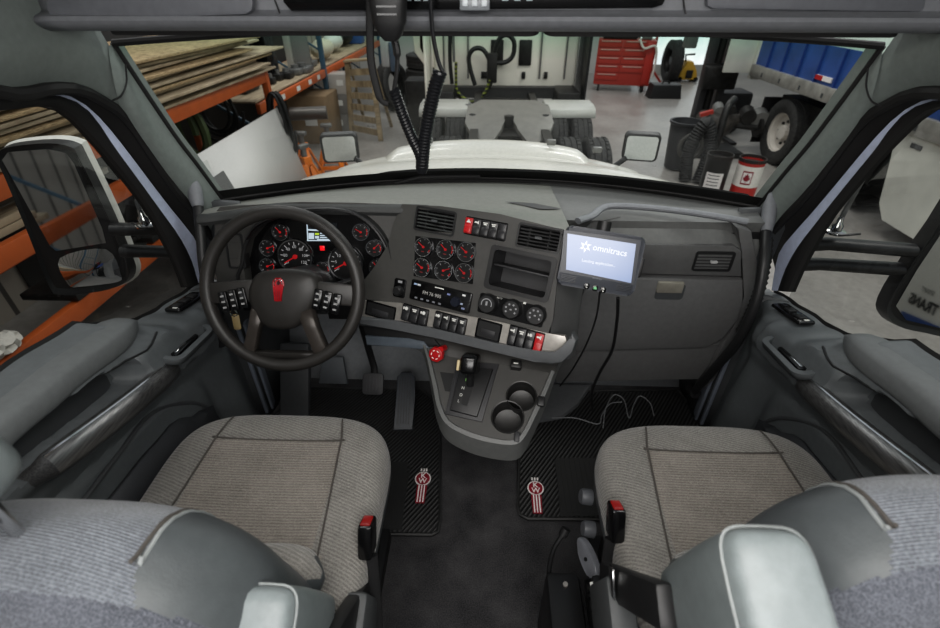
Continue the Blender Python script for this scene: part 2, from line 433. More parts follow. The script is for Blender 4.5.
# ================================================================ doors
def sill(y): return interp(y, (.3, .55, .70, .88, .97, 1.05, 1.15, 1.31, 1.42), (.87, .86, .85, .828, .765, .715, .69, .66, .635))
def ref(y): return .86-.2*(y-.3)
def dfield(y, z):
    q = ref(y)-z; zp = sill(y)-z
    base = interp(q, (-.06, -.02, .01, .04, .075, .10, .14, .20, .30, .45, .62), (.088, .105, .112, .118, .128, .128, .112, .098, .10, .112, .118))
    fr = smooth01((1.36-y)/.16); base = .06 + (base-.06)*fr
    cy = (y-.655)/.215; cz = (q-.042)/.040; k = max(0, 1-(abs(cy)**5+abs(cz)**4)); base -= .062*smooth01(k*2.6)
    k = max(0, 1-(((y-1.02)/.17)**4+((q-.05)/.07)**4)); base += .024*smooth01(k*2)
    k = max(0, 1-(((y-.72)/.36)**6+((q-.33)/.15)**6)); base += .016*smooth01(k*1.6)
    return base
def door(s):
    nm = 'door_1' if s < 0 else 'door_2'
    t = thing(nm, None, None, (s*.975, .8, 0), kind='structure')
    b = MB(); rows = []
    ys = [.25+1.17*i/110 for i in range(111)]
    zs = [0.0, .004, .008, .014, .022] + [.03+.76*(k/90) for k in range(91)]
    for i, zp in enumerate(zs):
        row = []
        for y in ys:
            d = dfield(y, sill(y)-zp)
            if i == 0: d = 0
            elif zp < .03: d = d*(1-(1-zp/.03)**2*.35) if i > 1 else d*.55
            row.append(V((s*(.978-d), y, max(.03, sill(y)-zp))))
        rows.append(row)
    b.grid(rows); b.build('door_panel', GREY_DOOR, t)
    # window glass and frame
    w = sm(W_IN, s, 40, .010); bi = sm(B_IN, s, 40)
    b = MB(); b.grid(ribbon(w, bi, V((-s*.006, 0, 0)), 4)); b.grid(ribbon(w, [p+V((s*.025, 0, 0)) for p in w])); b.build('window_seal', RUBBER, t)
    g = MB(); low = [V((p.x, p.y, sill(p.y)-.02)) for p in w]; g.grid([[p+V((s*.014, 0, .006)) for p in w], [p+V((s*.014, 0, 0)) for p in low]]); g.build('window_glass', DOOR_GLASS, t)
    b = MB(); b.grid([[V((s*.979, y, sill(y)-.004)) for y in ys[::4]], [V((s*.984, y, sill(y)+.008)) for y in ys[::4]], [V((s*.99, y, sill(y)+.004)) for y in ys[::4]]]); b.build('sill_seal', RUBBER, t)
    # upper pad
    b = MB(); rows = []; prof = []
    for k in range(17):
        a = -PI/2+PI*k/16 if False else 2*PI*k/16
    for y in [.25+.72*i/30 for i in range(31)]:
        e = max(0, (y-.86)/.11); sc = math.sqrt(max(.0, 1-e*e)) if e > 0 else 1
        ring = []
        zc = sill(min(y, .88)) - .040 - .008*e
        for k in range(20):
            a = 2*PI*k/20; c, n_ = math.cos(a), math.sin(a)
            ring.append(V((s*((.915) - .052*math.copysign(abs(c)**.6, c)*max(sc, .35)), y, zc+.034*math.copysign(abs(n_)**.55, n_)*max(sc, .02))))
        rows.append(ring)
    vs = b.grid(rows, closed_u=True); b.cap(vs[-1]); b.cap(vs[0][::-1]); b.build('arm_pad', mat('soft door pad', (100, 103, 104), .6, bump=.2, bscale=400), t)
    # groove lines under the pad
    for off, y1 in ((.118, .97),):
        b = MB(); pts = []
        for i in range(30):
            y = .25+(y1-.25)*i/29; z = ref(y)-(off-.118)-.004+.02*smooth01((y-.86)/.12); pts.append(V((s*(.978-dfield(y, z)-.001), y, z)))
        b.tube(pts, .003, 6); b.build('groove', BLACK, t)
    b = MB(); rows = []
    for i in range(41):
        cy = -1+2*i/40; hh = (1-abs(cy)**4)**.25
        rows.append([V((s*(.978-dfield(.655+.175*cy, ref(.655+.175*cy)-.042+.033*hh*c_)-.007), .655+.175*cy, ref(.655+.175*cy)-.042+.033*hh*c_)) for c_ in (-1, -.6, -.2, .2, .6, 1)])
    b.grid(rows); b.build('recess_shade', mat('recess shade charcoal', (44, 46, 48), .6), t)  # dark patch over the hand pocket, its shade put into the colour
    # pull handle, brushed
    h = thing
    p0, p1 = atx(45, 470, -.825), atx(170, 372, -.835); p0.x *= -s; p1.x *= -s; p0.y += .01; p1.y += .01
    d = (p1-p0).normalized(); pts = [p0+V((s*.05, -.02, -.03)), p0+V((s*.012, -.006, -.008)), p0] + [p0.lerp(p1, k/8)+V((-s*.012*math.sin(PI*k/8), 0, .004*math.sin(PI*k/8))) for k in range(1, 8)] + [p1, p1+V((s*.02, .02, -.004)), p1+V((s*.055, .045, -.008))]
    b = MB(); b.tube(pts, [.020, .023, .027]+[.029]*7+[.025, .020, .016], 14, flat=(1.0, .78)); hd = b.build('pull_handle', BRUSH, t)
    b = MB(); b.tube([p+V((-s*.002, .0, .0258)) for p in pts[2:11]], .0032, 6); b.build('handle_highlight_strip', CHROME, hd)
    # release lever in its nest
    q = V((s*.842, 1.02, .665)); ty = math.atan2(.05, .14)
    M = Matrix.Translation(q) @ Matrix.Rotation(s*R(-16), 4, 'Y') @ Matrix.Rotation(R(-10), 4, 'X') @ Matrix.Rotation(R(90), 4, 'Z')
    b = MB(); b.sheet_holes(rrect(.205, .082, .03, 5), [rrect(.178, .058, .022, 5)], .016, M @ TR(0, 0, .012)); lv = b.build('lever_bezel', GREY_DOOR, t, solid=.003, offset=0)
    b = MB(); b.prism(rrect(.18, .06, .022, 5), -.012, -.008, M); b.build('lever_recess', GLOSSB, t)
    b = MB(); b.prism(rrect(.12, .022, .008, 4, -.012, s*.008), -.006, .008, M, bevel=.003); b.build('release_lever', GLOSSB, t)
    b = MB(); b.prism(rrect(.055, .009, .004, 3, -.035, s*.008), .007, .0105, M, bevel=.001); b.build('lever_trim', CHROME, t)
    # window switches on the sill
    M = Matrix.Translation((s*.918, 1.19, sill(1.19)+.002)) @ Matrix.Rotation(R(-9), 4, 'X') @ Matrix.Rotation(s*R(4), 4, 'Z')
    b = MB(); b.prism(rrect(.052, .135, .01, 4), 0, .008, M, bevel=.003); sw = b.build('switch_panel', GLOSSB, t)
    for k in (-.04, -.005, .03) if s < 0 else (-.035, .012):
        b = MB(); b.box((0, k, .010), (.026, .026, .007), M, bevel=.003); b.build('window_switch', BLACK, sw)
    b = MB(); b.box((0.004, -.055, .009), (.014, .008, .001), M); b.build('switch_mark', INK, sw)
    # map pocket line and lower shell
    b = MB(); pts = [V((s*(.978-dfield(y, sill(y)-zp)-.004), y, sill(y)-zp)) for y, zp in [(.30, .30), (.5, .285), (.7, .27), (.85, .265), (.97, .285), (1.03, .34), (1.05, .44), (1.05, .56)]]
    b.tube(spline(pts, 6), .005, 8); b.build('pocket_edge', GREY_D, t)
    b = MB(); b.grid([[V((s*(.845+.02*((y-.65)/.4)**2), y, sill(y)-.33)), V((s*.835, y, .42)), V((s*.84, y, .25)), V((s*.86, y, .06))] for y in [.28+.74*i/20 for i in range(21)]]); b.build('map_pocket', mat('dark pocket plastic', (52, 54, 57), .55, bump=.2), t, solid=.012)
    return t
def brushed(name, c, rough=.32, metal=.75):
    t = NT(name); v = t.coord(scale=(300, 6, 300)); f = t.noise(v, 1.0, 3)
    t.link(t.ramp(f, [(.3, tuple(int(x*.78) for x in c)), (.7, tuple(min(255, int(x*1.15)) for x in c))]), t.b.inputs['Base Color']); t.set(Roughness=rough, Metallic=metal); t.bump(f, .15, .001); return t.m
BRUSH = brushed('brushed dark handle', (112, 112, 112))
door(-1); door(1)
# kick panels beside the footwells
for s in (-1, 1):
    b = MB(); b.grid([[V((s*x, y, z)) for z in (.0, .2, .45, .66)] for x, y in ((.985, 1.30), (.90, 1.36), (.89, 1.42), (.90, 1.62), (.93, 1.86))])
    struct(b.build('trim_11' if s < 0 else 'trim_12', GREY_D, solid=.01))
    b = MB(); b.box((s*.885, 1.41, .25), (.012, .075, .44), bevel=.004, rot=(0, 0, s*R(-12))); b.box((s*.885, 1.345, .28), (.014, .014, .48), bevel=.004)
    struct(b.build('trim_13' if s < 0 else 'trim_14', mat('pale jamb strip', (116, 123, 134), .45)))
for s in (-1, 1):
    b = MB(); b.grid([[V((s*x, y, z)) for z in (.50, .66, .80, .915)] for x, y in ((.80, 1.44), (.87, 1.45), (.95, 1.43))])
    struct(b.build('trim_17' if s < 0 else 'trim_18', GREY_D, solid=.02, offset=0))
b = MB(); P_ = [atz(x, y, .03) for x, y in ((543, 384), (592, 384), (578, 404), (562, 416), (538, 420))]; b.prism([(p.x, p.y) for p in P_], .0, .035, bevel=.012)
struct(b.build('trim_19', mat('footwell trim grey', (96, 98, 100), .5)))
# ================================================================ grab handles on the pillars
for s, lab, pth in ((-1, 'black grab handle on the driver side windscreen pillar beside the steering wheel', [(196, 196, -.895), (198, 207, -.885), (201, 235, -.875), (204, 268, -.87), (212, 310, -.865), (222, 345, -.87)]),
                    (1, 'long black curved grab handle on the passenger side pillar beside the glove box', [(767, 212, .885), (766, 232, .865), (764, 262, .85), (758, 295, .845), (748, 322, .84), (735, 345, .835), (715, 368, .83), (694, 392, .83)])):
    t = thing('grab_handle', lab, 'grab handle', atx(*pth[0]))
    pts = spline([atx(*p) for p in pth], 6)
    b = MB(); b.tube(pts[4:], .0155, 12); b.build('grip', BLACK, t)
    a, c = pts[0]+V((s*.012, .03, .05)), pts[6]
    b = MB(); b.tube([a, a.lerp(c, .35), a.lerp(c, .8), c], [.012, .026, .025, .019], 14, flat=(1.0, .8)); b.build('mount_cap', GREY, t)
    if s > 0:
        b = MB(); q = [p+V((.02, .035, .01)) for p in pts[9:30]]
        b.tube(resample(q, 41), [.014+.004*(k % 2) for k in range(41)], 10); b.build('ribbed_harness_sleeve', RUBBER, t)
        e = pts[-1]; b = MB(); b.cyl(e+V((0, .03, -.01)), e+V((0, -.012, .006)), .022, 16); b.build('foot', BLACK, t)
# ================================================================ dashboard
DASH = thing('dashboard', 'dark wraparound dashboard with round gauges, switches and a silver strip below the windscreen', 'dashboard', (0, 1.4, .3))
DARKBIN = mat('bin interior black', (20, 20, 21), .6)
# --- top pad: from the foot of the windscreen to a rolled lip
def lipc(x): return interp(x, (-.86, -.80, -.55, -.21, .0, .20, .235), (1.315, 1.325, 1.345, 1.34, 1.27, 1.19, 1.185))
LZ = .945
xs = [-.875+1.11*i/48 for i in range(49)]
rows = []
def wsb(x):
    u = max(-1, min(1, x/.89)); k = (u+1)/2*NX; j = min(NX-1, int(k)); return WSB[j].lerp(WSB[j+1], k-j)
for (t, dz) in ((0, -.012), (.25, 0), (.6, .006), (.9, .006), (1, .004)):
    row = []
    for x in xs:
        w_ = wsb(x); y = lipc(x); lz = interp(x, (-.875, -.6, .1, .235), (.918, .948, .948, .935))
        p = V((x, w_.y-.012, w_.z-.012)).lerp(V((x, y+.02, lz)), t); p.z += dz if 0 < t < 1 else 0; row.append(p)
    rows.append(row)
for dy, dz in ((.006, -.001), (-.002, -.008), (-.005, -.018), (.0, -.03), (.02, -.036)):
    rows.append([V((x, lipc(x)+dy, interp(x, (-.875, -.6, .1, .235), (.918, .948, .948, .935))+dz)) for x in xs])
b = MB(); b.grid(rows)
b.bm.faces.ensure_lookup_table()
for i_, f_ in enumerate(b.bm.faces):
    if i_//(len(xs)-1) >= 4: f_.material_index = 1
b.build('top_pad', [TOPPAD, mat('pad lip dark', (56, 57, 57), .55, bump=.3)], DASH)
# defrost slot and raised seam on the pad
b = MB(); p = [atz(x, y, .953) for x, y in ((505, 197), (535, 196), (563, 200), (540, 203))]

def padz(x, y):
    w_ = wsb(x); yl = lipc(x)+.02; t_ = (w_.y-.012-y)/(w_.y-.012-yl); lz = interp(x, (-.875, -.6, .1, .235), (.918, .948, .948, .935)); return w_.z-.012+(lz-w_.z+.012)*t_+.006
b.grid([[V((q.x, q.y, padz(q.x, q.y)+.0035)) for q in [p[i_].lerp(p[j_], k_/8) for k_ in range(9)]] for i_, j_ in ((0, 1), (3, 2))]); b.build('defrost_slot', BLACK, DASH)
# --- right hand part: the lowered passenger top and glove box face
def ry(x): return 1.345 + .012*smooth01((x-.70)/.15)
prof = [(None, 0), (1.52, .905), (1.44, .905), (1.38, .895), (0.035, .872), (.008, .845), (0, .822), (.001, .80)]
rows = []
xr = [.20+.655*i/30 for i in range(31)]
for a, z in prof:
    row = []
    for x in xr:
        w_ = wsb(x)
        if a is None: row.append(V((x, w_.y+.012, w_.z-.012)))
        elif a > 1: row.append(V((x, min(a, w_.y-.02), min(z, w_.z-.008 if a > 1.5 else z))))
        else: row.append(V((x, ry(x)+a, z-.02*smooth01((x-.7)/.15))))
    rows.append(row)
b = MB(); b.grid(rows); b.build('passenger_top', mat('dash side grey', (98, 99, 98), .55, bump=.25, bscale=600), DASH)
# rim that runs round the lowered passenger top
b = MB(); pts = [atz(x, y, .925) for x, y in ((578, 221), (592, 216), (601, 209), (612, 206), (640, 207), (680, 211), (720, 217), (748, 222))]
b.tube(spline(pts, 6), [.013]*43, 10, flat=(.7, 1.0)); b.build('top_rim', GREY, DASH)
GLV = mat('glove box grey', (97, 97, 97), .5, bump=.25, bscale=600)
def face(pix, yoff, th=.02, bevel=.006):
    """outline on the passenger face, extruded backwards"""
    P = [aty(x, y, 1.345-.0) for x, y in pix]
    return [(p.x, p.z) for p in P]
MX = Matrix(((1, 0, 0, 0), (0, 0, -1, 1.345), (0, 1, 0, 0), (0, 0, 0, 1)))       # local x, z -> world with height towards the cab
b = MB(); b.prism(face([(590, 243), (733, 245), (741, 250), (741, 276), (590, 272)], 0), -.02, .004, MX, bevel=.004); b.build('trim_strip', mat('dash strip grey', (88, 88, 88), .45, bump=.3, bscale=300), DASH)
b = MB(); b.prism(face([(588, 275), (742, 279), (742, 300), (737, 318), (722, 337), (705, 346), (560, 350), (566, 330)], 0), -.02, .012, MX, bevel=.008); gd = b.build('glove_door', GLV, DASH)
b = MB(); b.prism(face([(553, 352), (703, 348), (722, 345), (712, 366), (700, 382), (556, 385)], 0), -.06, -.012, MX, bevel=.008); b.build('lower_panel', GLV, DASH)
b = MB(); b.prism(face([(735, 226), (752, 232), (757, 262), (755, 300), (742, 335), (728, 355), (715, 380), (700, 392), (712, 366), (724, 340), (740, 318), (744, 296), (744, 252)], 0), -.05, .0, MX, bevel=.006); b.build('end_cap', GLV, DASH)
b = MB(); b.box((.50, 1.44, .62), (.74, .12, .48)); b.build('glove_housing', BLACK, DASH)
b = MB(); c = aty(671, 289, 1.33); b.prism(rrect(.092, .06, .012, 4, c.x, c.z-.012), .012, .0135, MX); b.build('latch_recess', GREY_D, gd)
b = MB(); c = aty(670, 287, 1.33); b.prism(rrect(.083, .040, .005, 3, c.x, c.z), .012, .022, MX, bevel=.003); b.build('latch', mat('polished latch', (176, 172, 160), .2, .55), gd)
# --- vents
def vent(fr, w, h, name, parent, nlouv, ncol=0, rim=.006):
    b = MB(); b.prism(rrect(w, h, .006, 3), -.03, -.026, fr.M); v = b.build(name, GLOSSB, parent)
    b = MB(); b.sheet_holes(rrect(w+2*rim, h+2*rim, .008, 3), [rrect(w, h, .004, 3)], .03, fr.M @ TR(0, 0, .003)); b.build('vent_frame', BLACK, v)
    for k in range(nlouv):
        y = -h/2+h*(k+.5)/nlouv; b = MB(); b.box((0, y, -.008), (w, .0045, .016), fr.M, rot=(R(-22), 0, 0)); b.build('louvre', BLACK, v)
    for k in range(ncol):
        x = -w/2+w*(k+.5)/ncol; b = MB(); b.box((x, 0, -.010), (.003, h, .012), fr.M); b.build('vane', BLACK, v)
    return v
RF = Frame((.70, 1.338, .80), (1, 0, 0), (0, 0, 1))
u = RF.uv(713.5, 261.5); vv = vent(RF.sub(*u), .108, .056, 'air_vent', DASH, 5, 8)
b = MB(); b.prism(rrect(.022, .008, .003, 3), -.001, .006, RF.sub(*u).M); b.build('vent_slider', mat('pale slider', (170, 170, 170), .4), vv)
# --- centre stack, angled towards the driver
A1, A2 = R(21), R(25)
nh = V((math.sin(A1), math.cos(A1), 0))
CF = Frame((-.21, 1.33, .952), (math.cos(A1), -math.sin(A1), 0), V((0, 0, math.cos(A2))) + nh*math.sin(A2))
def cuv(pts, h=0): return [CF.uv(x, y, h) for x, y in pts]
bin_px = [(494, 249), (553, 259), (546, 299), (488, 286)]
outl = [(402, 204), (418, 205), (440, 206), (500, 214), (560, 229), (563, 238), (556, 290), (553, 320), (548, 334), (500, 322), (440, 311), (395, 303), (364, 299), (360, 285), (372, 270), (388, 245), (394, 222)]
v1p = [(417, 209), (455, 212), (454, 233), (415, 230)]; v2p = [(520, 224), (561, 231), (558, 252), (517, 245)]
b = MB(); b.sheet_holes(cuv(outl), [cuv(bin_px), cuv(v1p), cuv(v2p)], .012, CF.M); b.build('centre_stack', BROWN_D, DASH)
def mid(pix):
    q = cuv(pix); cx, cy = sum(a for a, _ in q)/4, sum(c for _, c in q)/4
    w = (V(q[1])-V(q[0])).length; h = (V(q[0])-V(q[3])).length; return cx, cy, w, h
for px in (v1p, v2p):
    cx, cy, w, h = mid(px); v = vent(CF.sub(cx, cy), w*.98, h*.98, 'air_vent', DASH, 6, 2)
    b = MB(); b.prism(rrect(.02, .007, .003, 3), -.001, .006, CF.sub(cx, cy).M); b.build('vent_slider', GREY_D, v)
# open storage bin with a shelf
cx, cy, w, h = mid(bin_px); f = CF.sub(cx, cy, 0, R(-1.5)); D = .10
b = MB(); b.sheet_holes(rrect(w+.022, h+.02, .012, 4), [rrect(w-.004, h-.004, .01, 4)], .01, f.M @ TR(0, 0, .004)); sb = b.build('storage_bin', BLACK, DASH)
b = MB()
a4 = [(-w/2, -h/2), (w/2, -h/2), (w/2, h/2), (-w/2, h/2)]
b.grid([[f.pt(x, y, 0) for x, y in a4], [f.pt(x*.92, y*.9, -D) for x, y in a4]], closed_u=True); b.grid([[f.pt(-w/2*.92, -h/2*.9, -D), f.pt(w/2*.92, -h/2*.9, -D)], [f.pt(-w/2*.92, h/2*.9, -D), f.pt(w/2*.92, h/2*.9, -D)]])
b.build('bin_liner', mat('bin liner grey', (46, 46, 48), .5), sb, weld=True)
b = MB(); b.box((0, .008, -.05), (w*.96, .006, .085), f.M, bevel=.002); b.build('bin_shelf', mat('bin liner grey', (46, 46, 48), .5), sb)
# --- round gauges
DIAL = mat('dial black', (11, 11, 12), .4); NEEDLE = emit('red needle', (205, 28, 34), .5); TICK = emit('dial white', (215, 215, 215), .35)
BEZ = mat('gauge bezel chrome', (190, 192, 195), .15, 1); DIALRED = emit('dial red print', (190, 60, 60), .25)
def gauge(fr, r, name, parent, ang, nt=7, a0=215, a1=-35, nums=None, red=None):
    b = MB(); b.lathe([(0, .001), (r*.93, .001), (r*.93, -.004), (0, -.004)], 28, fr.M); g = b.build(name, DIAL, parent)
    b = MB(); b.lathe([(r*.90, .0), (r*.93, .006), (r, .006), (r*1.05, 0), (r*1.05, -.003)], 32, fr.M); b.build('bezel', BEZ, g)
    b = MB()
    for k in range(nt):
        a = R(a0+(a1-a0)*k/(nt-1)); c = V((math.cos(a), math.sin(a), 0)); L = .20 if k % 2 == 0 else .12
        b.beam(fr.M @ (c*r*(.84-L)+V((0, 0, .0018))), fr.M @ (c*r*.84+V((0, 0, .0018))), r*.045, .0004, up=fr.n)
    b.build('scale', TICK, g)
    if nums:
        for k, s_ in enumerate(nums):
            a = R(a0+(a1-a0)*k/(len(nums)-1)); text(s_, r*.24, fr.M @ TR(math.cos(a)*r*.56, math.sin(a)*r*.56, .0018), TICK, 'numeral', g)
    else:
        a = R(a0-40); b = MB(); b.box((0, -r*.48, .0018), (r*.34, r*.10, .0005), fr.M); b.build('symbol', DIALRED, g)
    if red:
        b = MB(); aa = [R(red[0]+(red[1]-red[0])*k/8) for k in range(9)]
        b.grid([[fr.M @ V((math.cos(a)*r*q, math.sin(a)*r*q, .0019)) for a in aa] for q in (.70, .80)]); b.build('red_zone', NEEDLE, g)
    a = R(ang); c = V((math.cos(a), math.sin(a), 0))
    b = MB(); b.beam(fr.M @ (c*-r*.16+V((0, 0, .004))), fr.M @ (c*r*.74+V((0, 0, .004))), r*.075, .001, up=fr.n); b.lathe([(0, .006), (r*.13, .006), (r*.13, .002)], 12, fr.M); b.build('needle', NEEDLE, g)
    return g
# six small gauges
six = [(424.5, 247), (446.5, 249.5), (467, 252), (423, 267.5), (444.5, 270.5), (465, 273)]
q = cuv([(416, 236), (476, 243), (473, 284), (414, 276)]); b = MB(); b.prism(q, .0005, .003, CF.M); b.build('gauge_cluster_plate', GLOSSB, DASH)
for k, (x, y) in enumerate(six): gauge(CF.sub(*CF.uv(x, y), .005, R(-3)), .0285, 'round_gauge', DASH, (150, 145, 150, 155, 30, 150)[k], 7, red=(40, -20) if k % 2 else (-10, -35))
# radio
q = cuv([(412, 282), (473, 290), (470, 310), (411, 302)]); cx, cy, w, h = mid([(412, 282), (473, 290), (470, 310), (411, 302)]); f = CF.sub(cx, cy, 0, R(-1))
b = MB(); b.prism(rrect(w, h, .005, 3), 0, .008, f.M, bevel=.003); ra = b.build('car_radio', GLOSSB, DASH)
text('FM 76 905', .0145, f.M @ TR(-w*.13, -h*.02, .0085), emit('radio digits', (200, 196, 190), .6), 'display_text', ra)
b = MB(); b.box((-.005, h*.38, .0085), (.03, .003, .0006), f.M); b.build('maker_print', INK, ra)
b = MB(); b.lathe([(0, .02), (.013, .02), (.016, .014), (.016, .006), (0, .006)], 20, f.M @ TR(w*.27, -.004, 0)); b.build('volume_knob', mat('radio knob', (36, 40, 52), .25, .3), ra)
for k in range(5):
    b = MB(); b.box((-w*.38+k*w*.1, -h*.36, .009), (.009, .005, .003), f.M, bevel=.001); b.build('preset_button', mat('radio button', (120, 122, 128), .4), ra)
for k, (x, y, c) in enumerate(((-.42, .3, (150, 170, 200)), (-.36, .3, (200, 205, 210)), (.38, .33, (220, 220, 220)), (.36, -.1, (160, 170, 190)), (.40, -.3, (130, 140, 170)), (.14, .2, (120, 130, 170)))):
    b = MB(); b.box((x*w, y*h, .009), (.010, .005, .002), f.M); b.build('radio_mark', mat('radio mark %d' % k, c, .4), ra)
# climate knobs
cp = [(481, 294), (547, 306), (542, 326), (477, 313)]; cx, cy, w, h = mid(cp); f = CF.sub(cx, cy, 0, R(-.5))
b = MB(); b.prism(rrect(w, h, .006, 3), 0, .003, f.M); cl = b.build('climate_panel', GLOSSB, DASH)
for k, (x, y) in enumerate(((488, 303.5), (512, 309), (536, 315))):
    g = CF.sub(*CF.uv(x, y, .01), .0)
    b = MB(); b.lathe([(.0, .024), (.0235, .024), (.0265, .020), (.0285, .004), (.0, .004)], 28, g.M); kn = b.build('climate_knob', BLACK, cl)
    if k == 0:
        b = MB(); b.grid([[g.M @ V((math.cos(a)*r, math.sin(a)*r, .0245)) for a in [R(200-220*i/16) for i in range(17)]] for r in (.0135, .0165)]); b.box((0, .002, 0.0248), (.006, .012, .0006), g.M); b.build('knob_print', TICK, kn)
    else:
        for i in range(6):
            a = R(210-48*i); b = MB(); b.box((math.cos(a)*.015, math.sin(a)*.015, .0247), (.005, .005, .0006), g.M @ TR(), rot=(0, 0, a)); b.build('knob_print', TICK, kn)
        b = MB(); b.box((0, 0, .0247), (.006, .004, .0006), g.M); b.build('knob_print', TICK, kn)
text('AUTO', .006, CF.sub(*CF.uv(500, 298), .003).M @ TR(0, 0, .0005), INK, 'print', cl)
b = MB(); b.box((0, 0, .0005), (.008, .006, .0006), CF.sub(*CF.uv(525, 303), .003).M); b.build('print', INK, cl)
# --- rocker switches
SW = mat('rocker switch black', (34, 34, 36), .35)
def rocker(fr, w, h, parent, m=SW, sym=0, lamp=None):
    b = MB(); b.box((0, 0, .003), (w, h, .008), fr.M, bevel=.002); r = b.build('rocker_switch', m, parent)
    b = MB(); b.box((0, -h*.2, .0075), (w*.9, h*.5, .006), fr.M, bevel=.002, rot=(R(-9), 0, 0)); b.build('rocker', m, r)
    b = MB()
    if sym == 0: b.box((-w*.1, h*.3, .0075), (w*.42, h*.09, .001), fr.M); b.box((w*.16, h*.3, .0075), (w*.12, h*.2, .001), fr.M)
    elif sym == 1: b.lathe([(0, .008), (w*.2, .008), (w*.2, .007)], 10, fr.M @ TR(w*.05, h*.3, 0)); b.box((-w*.26, h*.3, .0075), (w*.14, h*.16, .001), fr.M)
    elif sym == 2: b.box((0, h*.35, .0075), (w*.56, h*.06, .001), fr.M); b.box((0, h*.25, .0075), (w*.4, h*.08, .001), fr.M)
    elif sym == 3: b.prism([(-w*.3, h*.2), (w*.3, h*.2), (0, h*.42)], .007, .0083, fr.M)
    b.build('switch_symbol', INK, r); return r
cp = [(466, 217), (508, 223), (506, 240), (464, 235)]; cx, cy, w, h = mid(cp); f = CF.sub(cx, cy, 0, R(-.5))
b = MB(); b.prism(rrect(w, h, .005, 3), 0, .002, f.M); sp = b.build('switch_bank', GLOSSB, DASH)
for k in range(5): rocker(f.sub(-w/2+w*(k+.5)/5, 0, .002), w/5-.002, h*.86, sp, RED if k == 0 else SW, (3, 0, 2, 2, -1)[k])
# rotary headlamp knob left of the radio
f = CF.sub(*CF.uv(400, 288)); b = MB(); b.prism(rrect(.04, .058, .006, 3), 0, .004, f.M, bevel=.001); hp = b.build('headlamp_switch', GLOSSB, DASH)
b = MB(); b.lathe([(0, .022), (.011, .022), (.0145, .018), (.0155, .004), (0, .004)], 20, f.M @ TR(0, -.008, 0)); b.build('knob', BLACK, hp)
b = MB(); b.box((0, .02, .0045), (.014, .007, .001), f.M); b.build('switch_symbol', TICK, hp)
# --- the silver strip with switch banks, and the ledge below it
def sq(l): return [(p.x, p.y) for p in l]
strip = [(361, 300), (400, 303), (440, 310.5), (500, 322), (547, 334), (565, 335), (567, 341), (563, 350), (556, 355), (545, 354), (500, 344), (440, 330), (400, 322), (362, 318)]
b = MB(); b.prism(cuv(strip, .004), -.01, .006, CF.M, bevel=.003); st = b.build('silver_strip', STEEL, DASH)
led = [(358, 316), (400, 321), (440, 329), (500, 343), (540, 353), (556, 354), (564, 349), (568, 340), (572, 332), (577, 340), (573, 352), (563, 362), (551, 364), (535, 361), (490, 350), (440, 338), (400, 330), (359, 325)]
b = MB(); b.prism(cuv(led, .012), -.02, .022, CF.M, bevel=.008); b.build('ledge', mat('ledge grey', (84, 86, 88), .45, bump=.2), DASH)
def open_box(name, pix, d=.035):
    cx, cy, w, h = mid(pix); f = CF.sub(cx, cy, .007, R(-1.2)); t_ = .006
    b = MB(); b.sheet_holes(rrect(w, h, .004, 3), [rrect(w-.012, h-.012, .004, 3)], .006, f.M); o = b.build(name, GLOSSB, DASH)
    b = MB(); b.prism(rrect(w-.011, h-.011, .004, 3), -.001, .0005, f.M); b.build('recess', DARKBIN, o); 
    b = MB(); b.box((0, -h*.12, .001), (w*.55, h*.32, .002), f.M, bevel=.001); b.build('recess_step', mat('recess grey', (40, 40, 42), .5), o)
open_box('blank_pocket', [(367, 302), (397, 304), (397, 320), (366, 317)]); open_box('blank_pocket', [(478, 318), (503, 323), (501, 343), (475, 337)])
for pix, n, syms in (([(404, 304), (430, 308), (429, 325), (403, 321)], 3, (1, 2, 1)), ([(437, 311), (469, 317), (466, 335), (434, 328)], 4, (1, 0, 2, 2)), ([(511, 324), (546, 333), (542, 353), (507, 344)], 4, (0, 2, 1, 0))):
    cx, cy, w, h = mid(pix); f = CF.sub(cx, cy, .007, R(-1.2)); b = MB(); b.prism(rrect(w, h, .003, 2), 0, .002, f.M); k_ = b.build('switch_bank', GLOSSB, DASH)
    for k in range(n): rocker(f.sub(-w/2+w*(k+.5)/n, 0, .002), w/n-.002, h*.9, k_, RED if (n == 4 and k == 3 and pix[0][0] > 500) else SW, syms[k])
# --- driver side: face round the instrument cluster
IF = Frame((-.55, 1.352, .935), (1, 0, 0), (0, math.sin(R(17)), math.cos(R(17))))
def iuv(pts, h=0): return [IF.uv(x, y, h) for x, y in pts]
clus = [(246, 285), (243, 262), (248, 240), (262, 224), (290, 213), (325, 209), (352, 213), (371, 225), (384, 243), (390, 262), (389, 277), (378, 285), (340, 287)]
outl = [(214, 214), (220, 207), (300, 202), (360, 203), (405, 205), (399, 222), (393, 245), (380, 268), (366, 285), (362, 300), (300, 305), (240, 300), (217, 290)]
b = MB(); b.sheet_holes(iuv(outl), [iuv(clus)], .05, IF.M); b.build('driver_face', BROWN_D, DASH)
b = MB(); q = iuv(clus); pts = [IF.pt(x, y, .004) for x, y in q]; b.tube(spline(pts, 4, True), .006, 8, closed=True); b.build('cluster_rim', BLACK, DASH)
b = MB(); b.prism(iuv(clus, -.045), -.05, -.045, IF.M); cl = b.build('instrument_cluster', GLOSSB, DASH)
